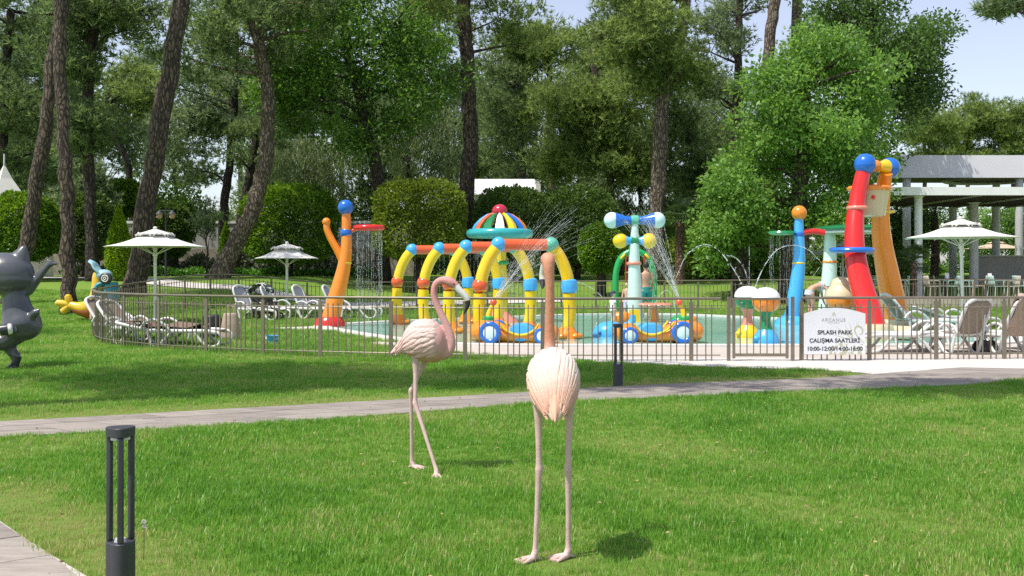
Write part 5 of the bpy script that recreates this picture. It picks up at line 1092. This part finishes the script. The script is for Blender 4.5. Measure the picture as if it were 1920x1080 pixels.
# ---------------------------------------------------------------- buildings behind
M_wallw = pm('render white', (.66, .65, .62), .8, .06, 2, .1); M_wallg = pm('wall grey', (.33, .32, .31), .85, .08, 3, .15); M_roofw = pm('white roof', (.80, .80, .80), .6, .04, 3); M_dkwood = pm('dark slat', (.055, .042, .035), .7, .2, 6); M_steel = pm('grey column paint', (.58, .59, .60), .5, .06, 3); M_glass = pm('dark pane', (.03, .035, .04), .08, .1)
D = 64; b = at(950, 430, D); gz = terr(b.x, b.y)
t = thing('white_house', 'small white house with pale roof behind the dark hedge', 'building', (b.x, D, gz))
z_ = lambda v: EYE-(v-HOR)*D/FPX-gz; x_ = lambda u: (u-950)*D/FPX
MB().box((0, 2.5, z_(365)/2), (x_(1006)-x_(888), 5, z_(365))).build('wall', M_wallw, t, False)
mb = MB(); mb.add([(x_(886), -.4, z_(366)), (x_(1004), -.4, z_(364)), (x_(1004), 2.2, z_(330)), (x_(886), 2.2, z_(330)), (x_(886), 5.4, z_(366)), (x_(1004), 5.4, z_(366))], [(0, 1, 2, 3), (3, 2, 5, 4), (0, 3, 4), (1, 5, 2), (0, 4, 5, 1)]); rf = mb.build('roof', M_roofw, t, False)
MB().box((x_(1009), .8, z_(348)), (.3, 1.4, .75)).build('chimney', M_wallw, rf, False)
for u in (905, 985): w = MB().box((x_(u), -.01, z_(392)), (.62, .06, .8)).build('window', M_wallw, t, False); MB().box((x_(u), -.03, z_(392)), (.5, .06, .68)).build('pane', M_glass, w, False)
# long garden wall and tent at the left
t = thing('garden_wall', 'distant low stone wall with pale rendered top behind the pines', 'wall', (at(330, 500, 60).x, 60, 1.2))
MB().box((2, 0, .75), (24, .4, 1.5)).build('stone_base', pm('rough stone', (.26, .22, .18), .9, .35, 5, .8, 18, bd=.03), t, False); MB().box((2, 0, 2.2), (24.1, .36, 1.4)).build('rendered_wall', M_wallg, t, False); MB().box((2, 0, 2.98), (24.2, .5, .14)).build('coping', M_wallw, t, False)
t = thing('tent', 'white pointed marquee tent at the far left edge', 'tent', (at(8, 500, 47.5).x, 47.5, terr(-22, 47.5)))
mb = MB(); mb.lathe([(2.2, 0), (2.2, 2.6), (1.0, 3.5), (.35, 4.4), (.03, 5.0)], (0, 0, 0), 4); mb.build('canvas', M_canvas, t, False); MB().tube([(0, 0, 5), (0, 0, 5.5)], .04, 6).build('finial', M_steel, t)
# restaurant pergola
XR = 34
def ux(u, D): return (u-960)*D/FPX
t = thing('pergola', 'open restaurant pergola with white edged slatted roof and grey columns', 'pergola', (ux(1722, 44), 44, .3)); o_ = Vector((ux(1722, 44), 44, .3))
def pb(m, x0, x1, y0, y1, z0, z1): m.box(((x0+x1)/2-o_.x, (y0+y1)/2-o_.y, (z0+z1)/2-o_.z), (x1-x0, y1-y0, z1-z0))
xl = ux(1648, 44); zt = 1.6+151*44/FPX; zb = zt-.33
m = MB(); pb(m, xl, XR, 43.6, 43.85, zb, zt); m.build('roof_edge', M_roofw, t, False); m = MB(); pb(m, xl, xl+.22, 43.85, 53, zb, zt-.004); m.build('roof_edge', M_roofw, t, False)
m = MB(); pb(m, xl+.22, XR, 43.86, 53, zt-.10, zt-.05); m.build('roof_deck', M_dkwood, t, False)
for i in range(22): m = MB(); pb(m, xl+.23, XR, 44.1+.41*i, 44.16+.41*i, zb+.05, zt-.105); m.build('slat', M_dkwood, t, False)
for i in range(6): m = MB(); xx = xl+1.5+2.6*i; pb(m, xx, xx+.08, 43.86, 53, zb-.02, zb+.04); m.build('beam', M_steel, t, False)
def col(u, D, zt_, r_, mt): p = Vector((ux(u, D), D, .3))-o_; MB().lathe([(r_*1.25, 0), (r_*1.25, .05), (r_, .06), (r_, zt_-.36), (r_*1.5, zt_-.30), (r_*1.5, zt_-.302)], p, 20).build('column', mt, t)
col(1722, 44.3, zb, .16, M_roofw); col(2010, 44.3, zb, .16, M_roofw); col(1826, 48.5, zb, .2, M_steel); col(1788, 52.5, zb, .15, M_steel); col(1866, 52.5, zb, .15, M_steel)
t = thing('pergola', 'higher pale grey flat roof on tall columns behind the slatted pergola', 'pergola', (ux(1800, 50), 56, .3)); o_ = Vector((ux(1800, 50), 56, .3))
xl2 = ux(1650, 54); zt2 = 1.6+212*54/FPX; zb2 = 1.6+170*54/FPX
m = MB(); pb(m, xl2, XR, 54, 54.3, zb2, zt2); m.build('fascia', pm('pale fascia', (.80, .80, .81), .5, .05, 1), t, False); m = MB(); pb(m, xl2, xl2+.3, 54.3, 60.5, zb2, zt2-.005); m.build('fascia', M_steel, t, False)
m = MB(); pb(m, xl2+.3, XR, 54.31, 60.5, zb2+.25, zb2+.35); m.build('ceiling', M_dkwood, t, False)
MB().torus(Vector((ux(1850, 58), 57.4, zb2+.16))-o_, 2.4, .1, 40, 8).build('ceiling_ring', M_steel, t)
for u, D in ((1700, 54.5), (1911, 54.5), (1786, 60), (1868, 60)): col(u, D, zb2+.6, .2, M_steel)
t = thing('bar_counter', 'grey concrete bar wall under the pergola at the right', 'counter', (ux(1880, 50.5), 50.5, .45))
MB().box((1.2, 0, .85), (5.4, .4, 1.7)).build('wall', M_wallg, t, False); MB().box((1.2, -.05, 1.73), (5.5, .6, .06)).build('counter_top', pm('counter top', (.42, .41, .40), .4, .05), t, False)
sheet('restaurant_floor', [(ux(1640, 41.5), 41.4), (XR, 41.4), (XR, 68), (ux(1640, 41.5), 68)], .42, M_deck)
MB_ = MB().box(((ux(1640, 41.5)+XR)/2, 41.36, .20), (XR-ux(1640, 41.5), .06, .43)); tag(MB_.build('terrace_kerb', M_deck, smooth=False), kind='structure')
CHM = pm('mint chair', (.36, .52, .46), .5, .06, 4); CHB = pm('beige chair', (.50, .44, .37), .5, .06, 4)
def chair(x, y, rz, mt, label):
    t = thing('chair', label, 'chair', (x, y, .424), rz, 'restaurant chairs')
    part(t, 'seat', mt, lambda m: m.box((0, 0, .46), (.46, .46, .03))); part(t, 'backrest', mt, lambda m: m.grid(lambda u, v: (-.22-.06*v-.03*math.sin(math.pi*u), (u-.5)*(.46-.1*v*v), .5+.38*v), 8, 5)).modifiers.new('solid', 'SOLIDIFY').thickness = .02
    for sx in (-1, 1):
        for sy in (-1, 1): part(t, 'leg', mt, lambda m: m.tube([(sx*.2, sy*.2, .46), (sx*.24, sy*.23, 0)], .018, 6))
    for sy in (-1, 1): part(t, 'armrest', mt, lambda m: m.tube(cr([(-.22, sy*.23, .68), (.1, sy*.25, .68), (.2, sy*.24, .64), (.21, sy*.23, .46)], 4), .018, 6))
def table(x, y, label):
    t = thing('table', label, 'table', (x, y, .424), 0, 'restaurant tables'); part(t, 'top', M_dkwood, lambda m: m.box((0, 0, .73), (.9, .8, .035))); part(t, 'leg', M_black, lambda m: m.tube([(0, 0, .02), (0, 0, .72)], .035, 8)); part(t, 'base', M_black, lambda m: m.lathe([(.26, 0), (.26, .02), (.05, .04)], (0, 0, 0), 16))
    h = thing('menu_stand', 'small white menu card standing on the '+label, 'menu stand', (x+.1, y, 1.174)); part(h, 'card', M_roofw, lambda m: m.add([(-.08, 0, 0), (.08, 0, 0), (.08, .05, .22), (-.08, .05, .22), (-.08, .1, 0), (.08, .1, 0)], [(0, 1, 2, 3), (3, 2, 5, 4)])); part(h, 'foot', M_black, lambda m: m.box((0, .05, -.004), (.18, .12, .006)))
for k, (u, D, rz, mt) in enumerate(((1655, 43.2, 20, CHM), (1690, 42.8, 170, CHM), (1748, 42.4, 10, CHB), (1765, 43.6, -20, CHB), (1783, 42.9, 180, CHM), (1812, 42.3, 0, CHM), (1835, 43.8, 160, CHB), (1868, 42.6, 15, CHM), (1896, 42.3, 175, CHB), (1915, 43.5, 0, CHM))):
    chair(ux(u, D), D, R(rz), mt, ('mint' if mt is CHM else 'beige')+' restaurant chair '+['leftmost behind the bucket tower', 'beside the orange tower leg', 'just right of the white column', 'behind the parasol pole, left side', 'touching the parasol pole', 'right of the parasol pole', 'before the thick grey column', 'in front of the bar wall', 'facing left near the right edge', 'at the very right edge'][k])
for u, D, lb_ in ((1670, 43.6, 'dark table behind the bucket tower'), (1772, 44.4, 'dark table behind the parasol pole'), (1852, 43.0, 'dark table before the bar wall')): table(ux(u, D), D, lb_)
M_beige = pm('beige canvas', (.50, .40, .28), .85, .06, 3)
mc = M_canvas; M_canvas = M_beige
parasol((ux(1868, 64), 64, .3), R(20), 'beige parasol far behind the bar wall', size=1.9, h=3.0)
M_canvas = mc
parasol((ux(1580, 45), 45, .42), R(30), 'pale parasol half hidden behind the red tower leg', size=1.7, h=2.3)

# ---------------------------------------------------------------- grass: short blades over the lawn
def inpoly(P, poly):
    x, y = P[:, 0], P[:, 1]; poly = np.array(poly, float); c = np.zeros(len(P), bool); j = len(poly)-1
    for i in range(len(poly)):
        xi, yi, xj, yj = *poly[i], *poly[j]
        c ^= ((yi > y) != (yj > y)) & (x < (xj-xi)*(y-yi)/(yj-yi+1e-12)+xi); j = i
    return c
def seg_dist(P, L_):
    best = np.full(len(P), 9e9); L_ = [np.array(p, float)[:2] for p in L_]
    for a, b in zip(L_, L_[1:]):
        d = b-a; t_ = np.clip(((P-a)@d)/(d@d), 0, 1)[:, None]; best = np.minimum(best, np.linalg.norm(P-(a+d*t_), axis=1))
    return best
def grass_mat():
    m, t, N, L, p = nm('grass blade'); N.remove(p); out = N['Material Output']
    g = N.new('ShaderNodeNewGeometry'); n1 = noise(N, L, g.outputs['Position'], .6, 4, .6); n2 = noise(N, L, g.outputs['Position'], 6, 4, .7); oi = N.new('ShaderNodeObjectInfo')
    at_ = N.new('ShaderNodeAttribute'); at_.attribute_type = 'INSTANCER'; at_.attribute_name = 'dry'; lv = N.new('ShaderNodeAttribute'); lv.attribute_name = 'lv'
    def ma(a, k, b):
        q_ = N.new('ShaderNodeMath'); q_.operation = 'MULTIPLY_ADD'; L.new(a, q_.inputs[0]); q_.inputs[1].default_value = k
        if b is None: q_.inputs[2].default_value = 0
        else: L.new(b, q_.inputs[2])
        return q_.outputs[0]
    f = ma(n1.outputs[0], .85, None); f = ma(n2.outputs[0], .32, f); f = ma(lv.outputs['Fac'], .42, f); f = ma(at_.outputs['Fac'], .55, f)
    r = ramp(N, L, f, [(.46, (.066, .195, .018)), (.74, (.140, .335, .034)), (1.02, (.26, .43, .066)), (1.27, (.44, .44, .16))])
    d = N.new('ShaderNodeBsdfPrincipled'); d.inputs['Roughness'].default_value = .42; d.inputs['Specular IOR Level'].default_value = .4; L.new(r.outputs[0], d.inputs['Base Color'])
    tr = N.new('ShaderNodeBsdfTranslucent'); hs = N.new('ShaderNodeHueSaturation'); hs.inputs['Value'].default_value = 1.5; hs.inputs['Hue'].default_value = .49; L.new(r.outputs[0], hs.inputs['Color']); L.new(hs.outputs[0], tr.inputs[0])
    mx = N.new('ShaderNodeMixShader'); mx.inputs[0].default_value = .45; L.new(d.outputs[0], mx.inputs[1]); L.new(tr.outputs[0], mx.inputs[2]); L.new(mx.outputs[0], out.inputs[0]); return m
M_grass = grass_mat()
GC = bpy.data.collections.new('grass tufts')
def tuft(nb, h, w, spread, seed):
    g_ = np.random.default_rng(seed); V = []; F = []; A = []
    for i in range(nb):
        bx, by = g_.normal(0, spread, 2); a = g_.uniform(0, 2*np.pi); ln = h*g_.uniform(.55, 1.2); lean = ln*abs(g_.normal(.25, .3)); wd = w*g_.uniform(.7, 1.3); dx, dy = math.cos(a), math.sin(a); k = len(V); v_ = g_.random()
        for s, zz, ww in ((0, 0, 1), (.25, .5, .9), (.62, .85, .6)):
            ox, oy = dx*lean*s, dy*lean*s; V += [(bx+ox-dy*wd*ww/2, by+oy+dx*wd*ww/2, ln*zz-.006), (bx+ox+dy*wd*ww/2, by+oy-dx*wd*ww/2, ln*zz-.006)]
        V.append((bx+dx*lean, by+dy*lean, ln)); F += [(k, k+1, k+3), (k, k+3, k+2), (k+2, k+3, k+5), (k+2, k+5, k+4), (k+4, k+5, k+6)]; A += [v_]*7
    me = bpy.data.meshes.new('grass_tuft'); me.from_pydata(V, [], F); a_ = me.attributes.new('lv', 'FLOAT', 'POINT'); a_.data.foreach_set('value', A); me.materials.append(M_grass)
    o = bpy.data.objects.new('grass_tuft', me); GC.objects.link(o); return o
for s in range(5): tuft(28, .041, .0042, .035, s)
BAN_P = [list(pe_n)+list(reversed(pe_f)), list(A2)+list(reversed(B2)), [(1.15, 18.9)]+wedge+[(6.6, 15.4), (7.6, 15.35), (10, 16.2), (30, 22), (30, 19.2), (9, 19.0)], deck_poly, [tuple(p) for p in ring], [(-6.6, 28.4), (-4.3, 26.6), (-4.6, 27.4), (-4.9, 29.6), (-5.2, 29.5)]]
def scatter(y0, y1, dens, marg=1.08):
    n = int(dens*(y1-y0)*(y1+y0)*.5*.98*marg); y = np.sqrt(RN.uniform(y0*y0, y1*y1, n)); x = RN.uniform(-.49, .49, n)*y*marg
    return np.stack([x, y], 1)
zones = [(4.6, 9, 360, 1.0), (9, 14, 230, 1.1), (14, 22, 120, 1.3), (22, 40, 36, 1.8)]
PT = []; SC = []; DR = []
for y0, y1, dn, sc in zones:
    P = scatter(y0, y1, dn); keep = np.ones(len(P), bool)
    for poly in BAN_P: keep &= ~inpoly(P, poly)
    P = P[keep]; dry = np.zeros(len(P)); s = np.full(len(P), sc)*RN.uniform(.75, 1.25, len(P))
    d2 = seg_dist(P, A2); k = np.clip(1-(d2-.3)/.6, 0, 1)*np.clip(.6+.5*np.sin(P[:, 0]*5.1)*np.sin(P[:, 1]*4.3+1), .2, 1); s *= 1-.5*k; dry += .6*k                      # mown, drier verge along the paths
    d1 = seg_dist(P, pe_f); k = np.clip(1-(d1-.15)/.5, 0, 1); s *= 1-.45*k; dry += .55*k
    bl = np.array([rnd.random() for _ in range(1)]); f_ = np.sin(P[:, 0]*1.7+3*np.sin(P[:, 1]*.8))*np.sin(P[:, 1]*1.3+2*np.sin(P[:, 0]*.6)); s *= 1+.28*f_; dry += .12*np.clip(-f_, 0, 1)
    for fx, fy in ((.17, 5.72), (.31, 5.86), (-.80, 8.5), (-.56, 8.2)): kk = np.clip(1-np.hypot(P[:, 0]-fx, P[:, 1]-fy)/.2, 0, 1); s *= 1-.7*kk; dry += .3*kk   # worn turf round the bird feet
    dry += (RN.random(len(P)) < .04)*.5
    PT.append(P); SC.append(s); DR.append(dry)
PT = np.concatenate(PT); SC = np.concatenate(SC); DR = np.concatenate(DR)
me = bpy.data.meshes.new('grass'); me.vertices.add(len(PT)); zz = np.array([terr(x, y) for x, y in PT])
me.vertices.foreach_set('co', np.column_stack([PT, zz]).astype(np.float32).ravel())
for nme, arr in (('scl', SC), ('dry', DR), ('rot', RN.uniform(0, 6.283, len(PT)))):
    a_ = me.attributes.new(nme, 'FLOAT', 'POINT'); a_.data.foreach_set('value', arr.astype(np.float32))
go = bpy.data.objects.new('grass', me); C.objects.link(go); tag(go, 'fine green lawn grass covering the ground', 'grass', kind='stuff')
ng = bpy.data.node_groups.new('grass tufts', 'GeometryNodeTree'); ng.interface.new_socket('Geometry', in_out='INPUT', socket_type='NodeSocketGeometry'); ng.interface.new_socket('Geometry', in_out='OUTPUT', socket_type='NodeSocketGeometry')
gi, gout = ng.nodes.new('NodeGroupInput'), ng.nodes.new('NodeGroupOutput'); ip = ng.nodes.new('GeometryNodeInstanceOnPoints'); ci = ng.nodes.new('GeometryNodeCollectionInfo'); ci.inputs[0].default_value = GC; ci.inputs['Separate Children'].default_value = True; ci.inputs['Reset Children'].default_value = True
ip.inputs['Pick Instance'].default_value = True; ri = ng.nodes.new('FunctionNodeRandomValue'); ri.data_type = 'INT'; ri.inputs[4].default_value = 0; ri.inputs[5].default_value = 4
def na(nme): q_ = ng.nodes.new('GeometryNodeInputNamedAttribute'); q_.data_type = 'FLOAT'; q_.inputs[0].default_value = nme; return q_.outputs[0]
cx = ng.nodes.new('ShaderNodeCombineXYZ'); ng.links.new(na('rot'), cx.inputs[2]); er = ng.nodes.new('FunctionNodeEulerToRotation'); ng.links.new(cx.outputs[0], er.inputs[0])
lk = ng.links.new; lk(gi.outputs[0], ip.inputs['Points']); lk(ci.outputs[0], ip.inputs['Instance']); lk(ri.outputs[2], ip.inputs['Instance Index']); lk(er.outputs[0], ip.inputs['Rotation']); lk(na('scl'), ip.inputs['Scale']); lk(ip.outputs[0], gout.inputs[0])
go.modifiers.new('tufts', 'NODES').node_group = ng
# dandelions beside the near bollard
t_ = thing('dandelion', 'two dandelion clocks beside the near bollard light', 'flower', (-2.02, 5.85, 0))
M_stem = pm('stem', (.16, .2, .06), .6, .1); M_fluff = pm('fluff', (.62, .60, .52), .9, .1)
for dx, hh in ((0, .21), (.006, .185)):
    st_ = MB().tube([(0, 0, 0), (dx*.5, 0, hh*.5), (dx, 0, hh)], .0018, 6).build('stem', M_stem, t_); m = MB(); q = random.Random(3)
    for k in range(90):
        d = Vector((q.gauss(0, 1), q.gauss(0, 1), q.gauss(0, 1))).normalized(); m.tube([Vector((dx, 0, hh)), Vector((dx, 0, hh))+d*.014], [.0005, .001], 3)
    m.build('seed_head', M_fluff, st_)

n_ = 900; P = scatter(4.6, 16, 12)[:n_]; P = np.column_stack([P, np.full(len(P), .035)+RN.random(len(P))*.012]); V, F, a_ = leaf_quads(P, unit(RN.normal(size=(len(P), 3))*np.array((1, 1, .25))), .028, .45)
tag(raw_mesh('fallen_leaves', V, F, pm('dry leaf', (.34, .24, .11), .8, .3, 2), None, a_), 'scattered dry leaf bits lying in the grass', 'leaves', kind='stuff')
